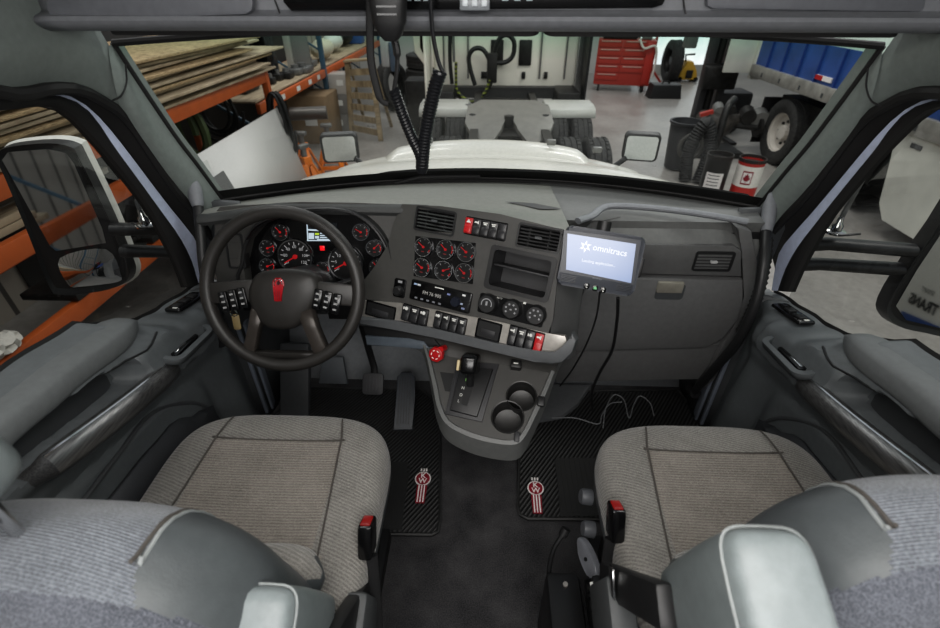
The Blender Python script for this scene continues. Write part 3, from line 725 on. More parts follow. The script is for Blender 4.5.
# cluster hood brow
b = MB(); br = [(249, 240), (260, 226), (288, 215), (325, 211), (352, 214), (373, 225), (387, 242), (393, 262)]
A = [IF.at(x, y, .004) for x, y in br]; A = spline(A, 5); b.grid([A, [p+IF.n*.022+IF.ey*.004 for p in A], [p+IF.n*.022+IF.ey*.010 for p in A], [p+IF.ey*.016 for p in A]]); b.build('cluster_brow', BLACK, DASH)
H = -.044
def cg(x, y): return IF.sub(*IF.uv(x, y, H), H+.001)
gauge(cg(295.5, 256.5), .057, 'speedometer', cl, 210, 13, nums=['0', '20', '40', '60', '80', '100', '120']); gauge(cg(346, 263), .057, 'tachometer', cl, 207, 13, nums=['0', '5', '10', '15', '20', '25', '30'], red=(5, -35))
for k, (x, y) in enumerate(((280.5, 232), (268, 248), (268, 266), (322.5, 269.5), (361, 232), (374.5, 248), (377, 267))): gauge(cg(x, y), .0265, 'round_gauge', cl, (130, 20, 20, 130, 150, 40, 120)[k], 7, red=(30, -30))
# driver display
sc = [(306.5, 221), (328, 228), (338.5, 241), (308, 241)]
b = MB(); q = iuv([(306, 221), (337, 223), (338, 241.5), (307, 241.5)], H+.002); b.prism(q, H+.001, H+.003, IF.M); ds = b.build('driver_display', emit('display dark', (20, 28, 36), .3), cl)
def dq(pix, name, m):
    b = MB(); b.prism(iuv(pix, H+.004), H+.003, H+.004, IF.M); b.build(name, m, ds)
LCD = emit('display pale', (205, 222, 235), .8)
dq([(307, 229), (326, 230), (326, 231.5), (307, 230.5)], 'display_bar', LCD); dq([(307, 240), (337, 240), (337, 241), (307, 241)], 'display_bar', LCD)
dq([(306.3, 221), (307.3, 221), (308.3, 241), (307.3, 241)], 'display_bar', LCD); dq([(308.5, 233), (314, 233), (314, 239), (308.5, 239)], 'display_icon', LCD)
dq([(315, 233), (319, 233), (319, 235), (315, 235)], 'display_icon', emit('display green', (190, 220, 60), .8)); dq([(315, 236), (319, 236), (319, 238.5), (315, 238.5)], 'display_icon', LCD)
for i, (x0, x1, y) in enumerate(((316, 325, 226.5), (320, 331, 232.8), (320, 333, 235), (320, 331, 237), (317, 333, 239))): dq([(x0, y), (x1, y), (x1, y+1.1), (x0, y+1.1)], 'display_line', LCD)
dq([(312, 222), (313, 222), (313, 225), (312, 225)], 'display_line', LCD)
f = cg(322.5, 248); b = MB(); b.box((0, 0, .002), (.015, .015, .002), f.M, bevel=.001); b.build('warning_lamp', emit('red warning lamp', (255, 20, 30), 1.0), cl)
# left side vent and end
f = IF.sub(*IF.uv(235.5, 251), 0, 0); vent(f, .045, .10, 'air_vent', DASH, 2, 2)
b = MB(); P = [aty(x, y, 1.345) for x, y in ((214, 210), (217, 300), (206, 300), (205, 214))]
b.grid([[V((-.80, 1.345, .90)), V((-.80, 1.365, .70)), V((-.78, 1.38, .55))], [V((-.87, 1.40, .915)), V((-.875, 1.42, .70)), V((-.86, 1.43, .55))]]); b.build('left_end_cap', BROWN_D, DASH)
# --- lower dash below the cluster and knee panel
b = MB(); rows = []
for x in [-.86+.50*i/12 for i in range(13)]: rows.append([V((x, 1.40, .74)), V((x, 1.34, .70)), V((x, 1.32, .64)), V((x, 1.38, .53)), V((x, 1.52, .48))])
b.grid(rows); b.build('knee_panel', mat('black knee panel', (34, 34, 36), .55), DASH)
b = MB(); b.box((-.36, 1.42, .60), (.34, .22, .10)); b.build('under_dash', BLACK, DASH)
pts = [CF.at(x, y, .0) for x, y in ((368, 331), (400, 336), (428, 341))]
b = MB(); b.prism(cuv([(362, 322), (430, 332), (440, 346), (428, 347), (366, 334)], -.02), -.05, -.015, CF.M, bevel=.004); b.build('under_strip_recess', DARKBIN, DASH)
b = MB(); b.prism(cuv([(366, 335), (410, 338), (425, 341), (430, 348), (420, 349), (405, 347), (368, 345)], -.02), -.08, -.012, CF.M, bevel=.004); b.build('lower_rail', mat('blue grey rail', (84, 92, 100), .45), DASH)
# wall between the stack and the glove box
b = MB(); rows = []
for v_ in range(9):
    t_ = v_/8; y0 = 232+t_*125; a = CF.at(562-.115*(y0-232), y0, -.003); rt = V((.30+.02*t_, 1.35, .90-.52*t_))
    rows.append([a, a.lerp(rt, .4)+V((.03, -.015, 0)), rt+V((.02, 0, 0)), rt+V((.12, .05, 0))])
b.grid(rows); b.build('stack_side', GLV, DASH)
# ================================================================ centre console
CON = thing('centre_console', 'dark centre console with gear selector and two cup holders hanging below the dashboard', 'centre console', (0, 1.05, .35))
KF = Frame((.05, 1.0, .51), (math.cos(R(9)), -math.sin(R(9)), 0), (.0, math.cos(R(27)), math.sin(R(27))))
def kuv(pts, h=0): return [KF.uv(x, y, h) for x, y in pts]
rim_o = [(424, 345), (430, 352), (436, 380), (440, 402), (446, 420), (458, 432), (480, 441), (500, 446), (514, 447), (523, 440), (534, 420), (546, 398), (556, 372), (566, 352), (563, 358)]
rim_o = [(418, 342), (424, 344), (430, 358), (437, 386), (441, 405), (449, 421), (466, 431), (488, 438), (512, 441), (522, 434), (533, 412), (545, 386), (556, 360), (563, 358), (540, 356), (500, 348), (450, 340)]
holes = []
hold = [(521.5, 395, .042), (507.5, 416, .044)]
for x, y, r in hold:
    c = KF.uv(x, y, .008); holes.append([(c[0]+r*math.cos(2*PI*k/28), c[1]+r*math.sin(2*PI*k/28)) for k in range(28)])
b = MB(); b.sheet_holes(kuv(rim_o), holes, .012, KF.M); b.build('console_top', BROWN_D, CON)
for (x, y, r), hl in zip(hold, holes):
    c = KF.uv(x, y, .008); ax = (V((0, 0, 1))*.75 + KF.n*.25).normalized()
    b = MB(); b.lathe([(r*1.10, .0), (r*1.07, .004), (r*1.0, .003), (r*.98, -.012), (r*.95, -.018), (r*.97, -.026), (r*.90, -.062), (r*.55, -.066), (0, -.066)], 30, KF.sub(c[0], c[1]).M); b.build('cup_holder', mat('cup holder black', (33, 32, 31), .36), CON)
# grey border and skirt
bord = [(418, 342), (424, 344), (430, 358), (437, 386), (441, 405), (449, 421), (466, 431), (488, 438), (512, 441), (522, 434), (533, 412), (545, 386), (556, 360), (563, 352)]
P = resample(spline([KF.at(x, y, .004) for x, y in bord], 6), 60); cen = KF.at(490, 385)
rows = [[], [], [], [], []]
for p in P:
    o = (p-cen); o -= KF.n*o.dot(KF.n); o.normalize()
    drop = .035+.025*smooth01((1.10-p.y)/.2)
    rows[0].append(p-o*.004+V((0, 0, -.004))); rows[1].append(p+KF.n*.006); rows[2].append(p+o*.012+KF.n*.004); rows[3].append(p+o*.016-V((0, 0, drop))); rows[4].append(p-o*.03-V((0, -.03, drop+.03)))
b = MB(); b.grid(rows); b.build('console_rim', mat('console rim grey', (96, 97, 96), .45, bump=.2), CON)
P2 = [r for r in rows[4]]
b = MB(); b.grid([P2, [V((p.x*.8, p.y+.16, p.z-.10)) for p in P2], [V((p.x*.8+.01, min(1.6, p.y+.42), p.z-.20)) for p in P2]]); b.build('console_underside', BLACK, CON)
# notch in the rim beside the cup holders
f = KF.sub(*KF.uv(517, 437, .006), .006); b = MB(); b.box((0, 0, .0), (.016, .03, .012), f.M, bevel=.004); b.build('rim_notch', mat('bin liner grey', (46, 46, 48), .5), CON)
f = KF.sub(*KF.uv(541, 402, .006), .006); b = MB(); b.box((0, 0, .004), (.022, .03, .016), f.M, bevel=.005); b.build('rim_catch', BLACK, CON)
# selector plinth
sel = [(459, 362), (495, 366), (479, 418), (449, 411)]
q = kuv(sel, .01); b = MB(); b.prism(kuv([(457, 361), (499, 364), (482, 422), (445, 414)], .004), 0, .006, KF.M, bevel=.002); pl = b.build('selector_surround', mat('bin liner grey', (46, 46, 48), .5), CON)
b = MB(); b.prism(kuv([(460, 366), (493, 369), (477, 417), (450, 410)], .012), .004, .016, KF.M, bevel=.004); b.build('selector_plate', BLACK, pl)
b = MB(); b.prism(kuv([(467, 381), (474, 382), (467, 406), (461, 404)], .017), .015, .0175, KF.M); b.build('selector_slot', DARKBIN, pl)
for s_, x, y in (('R', 466.5, 380), ('N', 463, 388), ('D', 461, 395), ('L', 458.5, 401)):
    f = KF.sub(*KF.uv(x, y, .0172), .0172); text(s_, .012, f.M, emit('selector green', (150, 220, 120), .6) if s_ == 'R' else INK, 'gear_letter', pl)
base = KF.at(470, 385, .016); top = KF.at(470, 364, .075)
b = MB(); b.cyl(base, base.lerp(top, .75), .011, 12); lv = b.build('selector_lever', BLACK, CON)
M = Matrix.Translation(top) @ KF.sub(0, 0).M.to_3x3().to_4x4() @ Matrix.Rotation(R(28), 4, 'X')
b = MB(); b.box((0, 0, 0), (.054, .062, .072), M, bevel=.012, seg=3, taper=(.86, .9)); b.build('grip', GLOSSB, lv)
b = MB(); b.box((-.03, -.005, .01), (.008, .03, .03), M, bevel=.002); b.build('grip_button', mat('cream plastic', (196, 178, 140), .5), lv)
# parking brake knob, red, octagonal
f = CF.sub(*CF.uv(440, 352.5, -.01), -.01)
b = MB(); b.prism([(.024*math.cos(R(22.5+45*k)), .024*math.sin(R(22.5+45*k))) for k in range(8)], .02, .034, f.M, bevel=.004); b.cyl(f.pt(0, 0, -.03), f.pt(0, 0, .02), .008, 10); bk = b.build('brake_valve_knob', RED, CON)
b = MB(); b.cyl(f.pt(.012, .018, 0), f.pt(.012, .018, .03), .010, 12); b.build('knob_collar', RED, bk)
for k in range(6):
    a = R(60*k); b = MB(); b.box((.013*math.cos(a), .013*math.sin(a), .0345), (.003, .007, .0008), f.M, rot=(0, 0, a)); b.build('knob_print', INK, bk)
# front panel of the console under the ledge
b = MB(); pa = [(414, 338), (450, 341), (500, 352), (545, 363), (563, 364), (556, 380), (530, 372), (500, 366), (455, 358), (430, 352)]
A = [CF.at(x, y, -.012) for x, y in ((410, 335), (440, 338), (470, 345), (500, 351), (530, 358), (560, 362))]; B_ = [KF.at(x, y, 0) for x, y in ((424, 350), (446, 356), (470, 360), (500, 364), (530, 369), (556, 374))]
b.grid(ribbon(A, B_, V((0, .012, 0)), 4)); b.build('console_front', BROWN_D, CON)
f = KF.sub(*KF.uv(516, 366, .004), .01); b = MB(); b.box((0, .0, 0), (.032, .026, .03), f.M, bevel=.004); ou = b.build('power_socket', BLACK, CON); b = MB(); b.box((0, .0, .0155), (.014, .004, .001), f.M); b.build('socket_mark', INK, ou)
b = MB(); b.prism(kuv([(440, 372), (458, 374), (452, 392), (445, 391)], .001), -.0005, .002, KF.M); b.build('console_tray', DARKBIN, CON)
# ================================================================ steering wheel
ST = V((-.566, 1.112, .790)); sa = R(63)
SF = Frame(ST, (1, 0, 0), (0, math.cos(sa), math.sin(sa)))
WHL = thing('steering_wheel', 'dark leather rimmed steering wheel with a red hub badge and button clusters', 'steering wheel', ST)
LEATHER = mat('dark leather', (42, 40, 38), .42, bump=.35, bscale=500)
b = MB(); b.tube([SF.pt(.216*math.cos(2*PI*k/64), .216*math.sin(2*PI*k/64)) for k in range(64)], .0185, 14, closed=True); rim = b.build('rim', LEATHER, WHL)
for a in (42, 138, 222, 318):
    a = R(a); c = SF.pt(.216*math.cos(a), .216*math.sin(a)); t_ = (SF.ex*-math.sin(a)+SF.ey*math.cos(a)); M = t_.to_track_quat('Z', 'Y').to_matrix().to_4x4(); M.translation = c
    b = MB(); b.lathe([(.0188, -.0012), (.0192, 0), (.0188, .0012)], 16, M); b.build('rim_seam', BLACK, rim)
HUBM = mat('hub plastic', (42, 40, 38), .45, bump=.2)
def sxy(pix, h=.0): return [SF.uv(x, y, h) for x, y in pix]
hub = [(247, 292), (252, 278), (262, 272), (285, 269), (308, 272), (316, 279), (318, 292), (312, 308), (301, 322), (290, 329), (270, 329), (259, 322), (250, 308)]
q = [V((x, y, 0)) for x, y in sxy(hub, .02)]; q = [(p.x, p.y) for p in spline(q, 4, True)]
b = MB()
cx = sum(x for x, _ in q)/len(q); cy = sum(y for _, y in q)/len(q)
rows = [[SF.pt(cx+(x-cx)*k, cy+(y-cy)*k, h) for x, y in q] for k, h in ((1.0, -.03), (1.02, .004), (.97, .016), (.85, .024), (.5, .030), (.02, .032))]
vs = b.grid(rows, closed_u=True); b.cap(vs[-1]); b.build('hub', HUBM, WHL)
# spokes: two upper ones holding buttons, two lower brushed ones
for s in (-1, 1):
    b = MB(); p0 = SF.pt(s*.075, -.002, .004); p1 = SF.pt(s*.205, -.012, -.002); b.beam(p0, p1, .062, .022, up=SF.n, bevel=.008); sp = b.build('spoke', LEATHER, WHL)
    for k in range(3):
        f = SF.sub(s*(.105+.026*k), -.022-.006*k, .018, -s*R(12)); b = MB(); b.box((0, 0, 0), (.0235, .058, .012), f.M, bevel=.004); bt = b.build('button', GLOSSB, sp)
        for m_ in (-.016, 0, .016):
            b = MB(); b.box((0, m_, .0065), (.010, .005, .0008), f.M); b.build('button_mark', mat('button print', (150, 150, 150), .5), bt)
    b = MB(); rows = []
    for (u, v, h, wd) in ((.066, -.058, .014, .024), (.082, -.11, .010, .020), (.098, -.16, .002, .021), (.112, -.198, -.004, .030)):
        rows.append([SF.pt(s*(u-wd), v, h-.012), SF.pt(s*(u-wd*.7), v, h+.004), SF.pt(s*u, v+.002, h+.009), SF.pt(s*(u+wd*.7), v+.008, h+.004), SF.pt(s*(u+wd), v+.010, h-.012)])
    b.grid(rows); b.build('lower_spoke', mat('spoke bronze', (64, 59, 55), .36, .3), WHL, solid=.004)
b = MB(); b.grid([[SF.pt(x, y, h) for x in (-.085, -.04, 0, .04, .085)] for y, h in ((-.196, .004), (-.18, .006), (-.172, -.004))]); b.build('lower_web', LEATHER, WHL, solid=.006)
# red winged badge on the hub
f = SF.sub(*SF.uv(278.5, 289, .034), .031); b = MB()
b.prism([(-.013, -.034), (.007, -.034), (.011, -.002), (.016, .010), (.015, .022), (.006, .031), (-.006, .031), (-.015, .022), (-.016, .010), (-.013, -.002)], 0, .005, f.M, bevel=.0015); bd = b.build('badge', mat('badge red', (165, 10, 26), .25, coat=.5), WHL)
b = MB(); b.tube([f.pt(.011*math.cos(R(a)), .016+.011*math.sin(R(a)), .0058) for a in range(-20, 221, 12)], .0012, 6); b.build('badge_outline', CHROME, bd)
for x in (-.007, -.002, .003): 
    b = MB(); b.box((x, -.018, .0053), (.0018, .026, .001), f.M); b.build('badge_bar', mat('badge dark red', (105, 6, 16), .3), bd)
b = MB(); b.prism([(-.004, .014), (.002, .010), (.008, .017), (.001, .024)], .005, .0062, f.M); b.build('badge_wing', mat('badge black', (40, 8, 12), .3), bd)
# column and stalks
COLM = thing('steering_column', 'black steering column shroud with stalks behind the wheel', 'steering column', (-.56, 1.3, .6))
b = MB(); a = ST-SF.n*.03; e = V((-.56, 1.50, .55)); b.tube([a, a.lerp(e, .2), a.lerp(e, .5), e], [.045, .07, .085, .09], 16); b.build('shroud', BLACK, COLM)
p = SF.pt(.06, -.01, -.05); b = MB(); b.tube([p, p+V((.08, .03, .012)), p+V((.15, .04, .03))], [.007, .008, .009], 10); b.build('wiper_stalk', BLACK, COLM)
p = SF.pt(-.06, -.025, -.05); b = MB(); b.tube([p, p+V((-.07, .01, .015)), p+V((-.145, .0, .03))], [.007, .009, .011], 10); sk = b.build('indicator_stalk', GREY_D, COLM)
b = MB(); b.cyl(p+V((-.10, .004, .022)), p+V((-.13, .0, .027)), .0125, 14); b.build('stalk_collar', mat('pale stalk end', (150, 150, 148), .3, .5), sk)
KEY = thing('key_tag', 'small tan key tag hanging below the steering column behind the left spoke', 'key tag', atz(237, 325, .70))
p = aty(236.5, 322, 1.17); b = MB(); b.prism(rrect(.022, .05, .006, 3), -.002, .002, Matrix.Translation(p) @ TR(rx=R(72), rz=R(10)), bevel=.001); b.build('tag', mat('tan leather tag', (150, 132, 92), .5), KEY)
b = MB(); b.tube([p+V((.012*math.cos(a_/8*2*PI), 0, .034+.012*math.sin(a_/8*2*PI))) for a_ in range(8)], .0016, 6, closed=True); b.tube([p+V((0, 0, .045)), p+V((.02, .06, .075))], .004, 6); b.build('key_ring', CHROME, KEY)
# ================================================================ pedals
PEDR = mat('pedal rubber', (62, 62, 64), .6, bump=.2)
t = thing('brake_pedal', 'small square ribbed brake pedal hanging under the dashboard', 'pedal', aty(373, 384, 1.44))
c = aty(373, 384, 1.44); M = Matrix.Translation(c) @ Matrix.Rotation(R(52), 4, 'X')
b = MB(); b.prism(rrect(.088, .09, .016, 4), -.008, .006, M, bevel=.004); pd = b.build('pad', PEDR, t)
for k in range(5):
    b = MB(); b.box((-.026+.013*k, 0, .0065), (.004, .06, .003), M); b.build('rib', PEDR, pd)
b = MB(); b.tube([c+V((.005, .012, 0)), c+V((.0, .05, .05)), c+V((-.012, .05, .16)), c+V((-.015, .03, .28))], .014, 8, flat=(.5, 1)); b.build('arm', BLACK, t)
t = thing('accelerator_pedal', 'long flat grey accelerator pedal standing on the floor beside the console', 'pedal', atz(402, 430, .03))
p0, p1 = aty(401, 430, 1.285), aty(408, 373, 1.50); d = (p1-p0).normalized(); L = (p1-p0).length
xw = V((1, 0.05, 0)); f = Frame(p0.lerp(p1, .5), xw, d)
b = MB(); b.prism([(-.040, -L/2), (.040, -L/2), (.043, L*.1), (.040, L*.42), (.02, L/2), (-.02, L/2), (-.036, L*.42), (-.034, L*.1)], -.008, .008, f.M, bevel=.004); pd = b.build('pad', mat('accelerator grey', (66, 69, 74), .5), t)
for k in range(5):
    b = MB(); b.box((-.022+.011*k, 0, .0085), (.003, L*.84, .002), f.M); b.build('rib', PEDR, pd)
b = MB(); b.prism(rrect(.05, .07, .01, 3, .0, L*.40), -.10, -.008, f.M, bevel=.004); b.build('hinge_block', BLACK, t)
# footrest moulding on the bulkhead
b = MB(); c = aty(334, 372, 1.56); b.prism([(-.065, -.05), (.065, -.05), (.045, .07), (-.045, .07)], 0, .018, Matrix.Translation(c) @ TR(rx=R(60)), bevel=.006)
struct(b.build('trim_15', mat('footwell grey', (84, 88, 92), .55)))
b = MB(); b.prism(rrect(.12, .36, .01, 3), 0, .03, Matrix.Translation(atx(297, 385, -.78)) @ TR(rx=R(58)), bevel=.005)
struct(b.build('trim_16', GREY_D))
# ================================================================ floor mats
def matrub():
    t = NT('ribbed rubber mat'); v = t.coord(rot=(0, 0, R(35))); a = t.wave(v, 24, 0, 'X'); c = t.wave(t.coord(rot=(0, 0, R(-35))), 24, 0, 'X')
    m = t.math('MAXIMUM', a, c); t.link(t.ramp(a, [(.3, (18, 18, 18)), (.75, (58, 58, 58))]), t.b.inputs['Base Color']); t.set(Roughness=.55); t.bump(a, .9, .005); return t.m
MATR = matrub(); MATF = mat('flat rubber', (34, 34, 34), .6); LOGR = mat('logo red', (132, 20, 38), .5); LOGW = mat('logo white', (225, 220, 218), .5)
def floor_mat(px, lab, lx, rec):
    P = [atz(x, y, .012) for x, y in px]
    t = thing('floor_mat', lab, 'floor mat', (sum(p.x for p in P)/len(P), sum(p.y for p in P)/len(P), 0))
    q = [(p.x, p.y) for p in spline(P, 1, True)]
    b = MB(); b.prism([(p.x, p.y) for p in P], .001, .012, bevel=.004); b.build('mat', MATR, t)
    b = MB(); pr_ = [p+V((0, 0, .002)) for p in P]; b.tube(pr_, .006, 6, closed=True); b.build('raised_edge', MATF, t)
    rp = [atz(x, y, .013) for x, y in rec]; b = MB(); b.prism([(p.x, p.y) for p in rp], .012, .0145); hp_ = b.build('heel_pad', MATF, t)
    xs_ = [p.x for p in rp]; ys_ = [p.y for p in rp]
    for k in range(9):
        x = min(xs_)+(max(xs_)-min(xs_))*(k+.5)/9; b = MB(); b.box((x, (min(ys_)+max(ys_))/2, .0150), (.005, (max(ys_)-min(ys_))*.9, .002)); b.build('heel_rib', MATF, hp_)
    c = atz(*lx, .014); M = Matrix.Translation(c) @ Matrix.Diagonal((.94, .94, 1, 1))
    b = MB(); b.lathe([(0, .003), (.031, .003), (.031, 0)], 32, M); lg = b.build('emblem', LOGW, t)
    b = MB(); b.lathe([(0, .0040), (.0265, .0040), (.0265, .0025)], 32, M); b.build('emblem_disc', LOGR, lg)
    text('K', .030, M @ TR(0, .0115, .0045), LOGW, 'letter', lg, bold=.0007); text('W', .030, M @ TR(0, -.0115, .0045), LOGW, 'letter', lg, bold=.0007)
    b = MB(); b.prism([(-.02, -.028), (.02, -.028), (.017, -.105), (-.017, -.105)], 0, .003, M); b.build('emblem_tail', LOGR, lg)
    for k in (-1, 0, 1):
        b = MB(); b.box((k*.0105, -.066, .0035), (.0048, .072, .002), M); b.build('emblem_bar', LOGW, lg)
        b = MB(); b.box((k*.0105, .041, .0015), (.006, .012, .002), M); b.build('emblem_crest', LOGW, lg)
floor_mat([(300, 388), (420, 390), (440, 404), (440, 520), (438, 532), (432, 535), (370, 534), (250, 520), (240, 470), (270, 420)], 'black ribbed rubber mat with a red and white KW emblem in the driver footwell', (423, 479), [(372, 462), (408, 462), (402, 530), (372, 530)])
floor_mat([(520, 418), (560, 392), (676, 390), (690, 404), (720, 470), (700, 530), (640, 520), (528, 519), (520, 515), (518, 508)], 'black rubber mat with a red and white KW emblem in the passenger footwell', (535.5, 488.5), [(556, 458), (596, 458), (600, 516), (560, 516)])
b = MB(); b.box((0, 1.63, .06), (.02, .02, .02)); bpy.data.objects.remove(b.build('x', BLACK))
# ================================================================ display unit on the dash
t = thing('display_tablet', 'grey in-cab computer with a lit pale blue screen mounted right of the centre stack', 'tablet', aty(600, 265, 1.2))
c = [aty(566, 226, 1.145), aty(644, 236, 1.12), aty(636, 299, 1.06), aty(558, 283, 1.085)]
ex = (c[1]-c[0]+c[2]-c[3]); ey = (c[0]-c[3]+c[1]-c[2]); TF = Frame(sum(c, V())/4, ex, ey)
w, h = ex.length/2, ey.length/2
b = MB(); b.prism(rrect(w, h, .016, 5), -.032, 0, TF.M, bevel=.006); b.build('casing', mat('tablet casing grey', (62, 65, 72), .45), t)
def tq(pix, hh): return [TF.uv(x, y, hh) for x, y in pix]
b = MB(); b.prism(tq([(564, 230), (641, 240), (634, 285), (560, 272)], .0005), 0, .001, TF.M); b.build('bezel', mat('tablet bezel', (48, 51, 58), .3), t)
def screen_mat():
    m = NT('lit screen'); v = m.coord('Generated'); g = m.new('ShaderNodeTexGradient'); g.gradient_type = 'LINEAR'
    c_ = m.new('ShaderNodeTexCoord'); mp = m.new('ShaderNodeMapping'); mp.inputs['Rotation'].default_value = (0, R(90), 0); m.link(c_.outputs['Generated'], mp.inputs['Vector']); 
    s_ = m.new('ShaderNodeSeparateXYZ'); m.link(c_.outputs['Generated'], s_.inputs[0]); m.link(m.ramp(s_.outputs[2], [(0, (158, 176, 216)), (1, (186, 198, 226))]), m.b.inputs['Emission Color'])
    m.set(Emission_Strength=.85, Base_Color=rgba((30, 30, 34)), Roughness=.2); return m.m
sp = [(567.5, 233.5), (636, 244), (631, 283), (566, 269.5)]
b = MB(); b.prism(tq(sp, .001), .001, .0018, TF.M); scn = b.build('screen', screen_mat(), t)
WT = emit('screen white', (240, 244, 250), 1.0)
f = TF.sub(*TF.uv(610, 250.6, .002), .002, R(-1.5)); text('omnitracs', .0222, f.M, WT, 'screen_wordmark', scn, bold=.0003)
f = TF.sub(*TF.uv(585.5, 246.5, .002), .002); b = MB()
for k in range(6):
    a = R(60*k+20); p_ = [(.005*math.cos(a-.6), .005*math.sin(a-.6)), (.0165*math.cos(a+.1), .0165*math.sin(a+.1)), (.009*math.cos(a+.62), .009*math.sin(a+.62)), (.0045*math.cos(a+.3), .0045*math.sin(a+.3))]
    b.prism(p_, 0, .0004, f.M)
b.build('screen_star', WT, scn)
f = TF.sub(*TF.uv(598.5, 263, .002), .002); text('Loading application...', .0105, f.M, WT, 'screen_message', scn)
for k, (x, y) in enumerate(((586.5, 286), (595, 288), (603, 290))):
    f = TF.sub(*TF.uv(x, y), 0); b = MB(); b.prism(rrect(.0145, .016, .005, 3), 0, .003, f.M, bevel=.001); bt = b.build('hard_key', GLOSSB, t)
    if k == 1: b = MB(); b.prism([(-.004, -.003), (.004, -.003), (.004, .001), (0, .005), (-.004, .001)], .003, .0036, f.M); b.build('key_symbol', emit('home green', (120, 210, 140), .7), bt)
    else:
        for m_ in (-.003, .004):
            b = MB(); b.box((0, m_, .0033), (.004, .003, .0006), f.M); b.build('key_symbol', INK, bt)
f = TF.sub(*TF.uv(597, 278.5), 0); text('omnitracs', .006, f.M @ TR(0, 0, .001), mat('faint print', (130, 134, 140), .5), 'maker_print', t)
for sx in (-.36, .36):
    for k in range(5):
        b = MB(); b.box((sx*w, -h*.40-.004*k+.012, .0004), (w*.2, .0012, .0008), TF.M); b.build('speaker_slot', GLOSSB, t)
f = TF.sub(*TF.uv(604, 226, -.02), -.02); b = MB(); b.cyl(f.pt(.0, -.012, 0), f.pt(0, .012, 0), .018, 18); b.cyl(f.pt(0, -.02, -.02), f.pt(0, -.05, -.08), .015, 12); b.build('mount_ball', BLACK, t)
b = MB(); b.box((w/2+.004, .0, -.016), (.012, h*.32, .02), TF.M, bevel=.004); b.build('side_grip', BLACK, t)
b = MB(); b.cyl(TF.pt(0, -.01, -.032), TF.pt(.03, -.0, -.14), .018, 12); b.build('mount_arm', BLACK, t)
CAB = mat('cable black', (22, 22, 23), .45)
for nm, lab, pts, r in (('power_cable', 'thin black cable dropping from the tablet down the side of the centre stack', [(600, 292, 1.09), (596, 318, 1.10), (586, 345, 1.13), (572, 370, 1.2), (560, 386, 1.3)], .0028),
                        ('data_cable', 'thicker black cable looping from the tablet past the glove box to the floor', [(618, 298, 1.08), (617, 320, 1.14), (612, 350, 1.20), (600, 372, 1.22), (592, 392, 1.24), (592, 410, 1.3)], .0048)):
    P = [aty(*p) for p in pts]; b = MB(); b.tube(spline(P, 8), r, 8); tag(b.build(nm, CAB), lab, 'cable')
for lab, pts in (('pale coiled wire looping on the passenger floor mat, the left loop', [(552, 418), (575, 418), (598, 424), (602, 415), (610, 404), (622, 402)]), ('pale coiled wire looping on the passenger floor mat, the right loop', [(603, 428), (606, 408), (614, 395), (624, 400), (629, 418), (634, 404), (640, 396), (650, 403), (654, 416)])):
    P = [atz(x, y, .03) for x, y in pts]; b = MB(); b.tube(spline(P, 8), .0028, 6); tag(b.build('loose_wire', mat('grey wire', (120, 122, 124), .4)), lab, 'wire')
# ================================================================ microphone and cords hanging from the header
t = thing('radio_microphone', 'black hand microphone with a coiled cord hanging from the overhead console', 'microphone', aty(388, 20, 1.0))
c = aty(388, 2, 1.03); M = Matrix.Translation(c) @ TR(rx=R(90)) 
b = MB(); rows = []
for (z, wx, wy) in ((.075, .03, .016), (.05, .034, .02), (.01, .036, .022), (-.03, .031, .019), (-.052, .022, .014), (-.062, .012, .008)):
    rows.append([c+V((wx*math.copysign(abs(math.cos(a))**.6, math.cos(a)), wy*math.copysign(abs(math.sin(a))**.6, math.sin(a)), z)) for a in [2*PI*k/20 for k in range(20)]])
vs = b.grid(rows, closed_u=True); b.cap(vs[-1]); b.cap(vs[0]); b.build('body', BLACK, t)
for k in range(5):
    b = MB(); b.box((c.x, c.y-.0215, c.z+.03-.012*k), (.036, .003, .003)); b.build('grille_bar', GLOSSB, t)
yv = 1.06
def hang(pts): return [aty(x, y, yv) for x, y in pts]
b = MB(); b.tube(spline(hang([(394, 38), (397, 52), (397, 70), (394, 90)]), 6), [.0075]*8+[.0045]*11, 8); b.build('strain_relief', BLACK, t)
def coil(pts, r, n, wr):
    P = resample(spline(pts, 10), n*12); out = []
    for i, p in enumerate(P):
        d = (P[min(i+1, len(P)-1)]-P[max(i-1, 0)]).normalized(); u = d.cross(V((0, 1, 0))).normalized(); w_ = d.cross(u); a = 2*PI*i/12
        out.append(p+(u*math.cos(a)+w_*math.sin(a))*r)
    b = MB(); b.tube(out, wr, 6); return b
CO = mat('coiled cord black', (24, 25, 28), .3)
coil(hang([(394, 90), (402, 113), (412, 138), (420, 155), (422, 168)]), .0085, 26, .0042).build('coiled_cord', CO, t)
coil(hang([(440, 72), (434, 92), (428, 120), (424, 145), (422, 168)]), .0105, 30, .0046).build('coiled_cord', CO, t)
b = MB(); b.tube(spline(hang([(430, -20), (431, 10), (433, 35), (438, 60), (443, 73)]), 6), .0042, 8); b.build('cord_lead', CO, t)
b = MB(); b.tube(hang([(422, 160), (422, 168), (422, 173)]), [.013, .0145, .010], 12); b.build('cord_bend', CO, t)
P = [aty(x, y, 1.08) for x, y in ((370, -15), (370, 30), (371, 60), (376, 85), (381, 100), (388, 104))]
b = MB(); b.tube(spline(P, 6), [.008]*24+[.006]*7, 8, flat=(1, .5)); tag(b.build('hanging_strap', mat('strap black', (20, 20, 21), .7)), 'black strap hanging from the overhead console left of the hand microphone', 'strap')
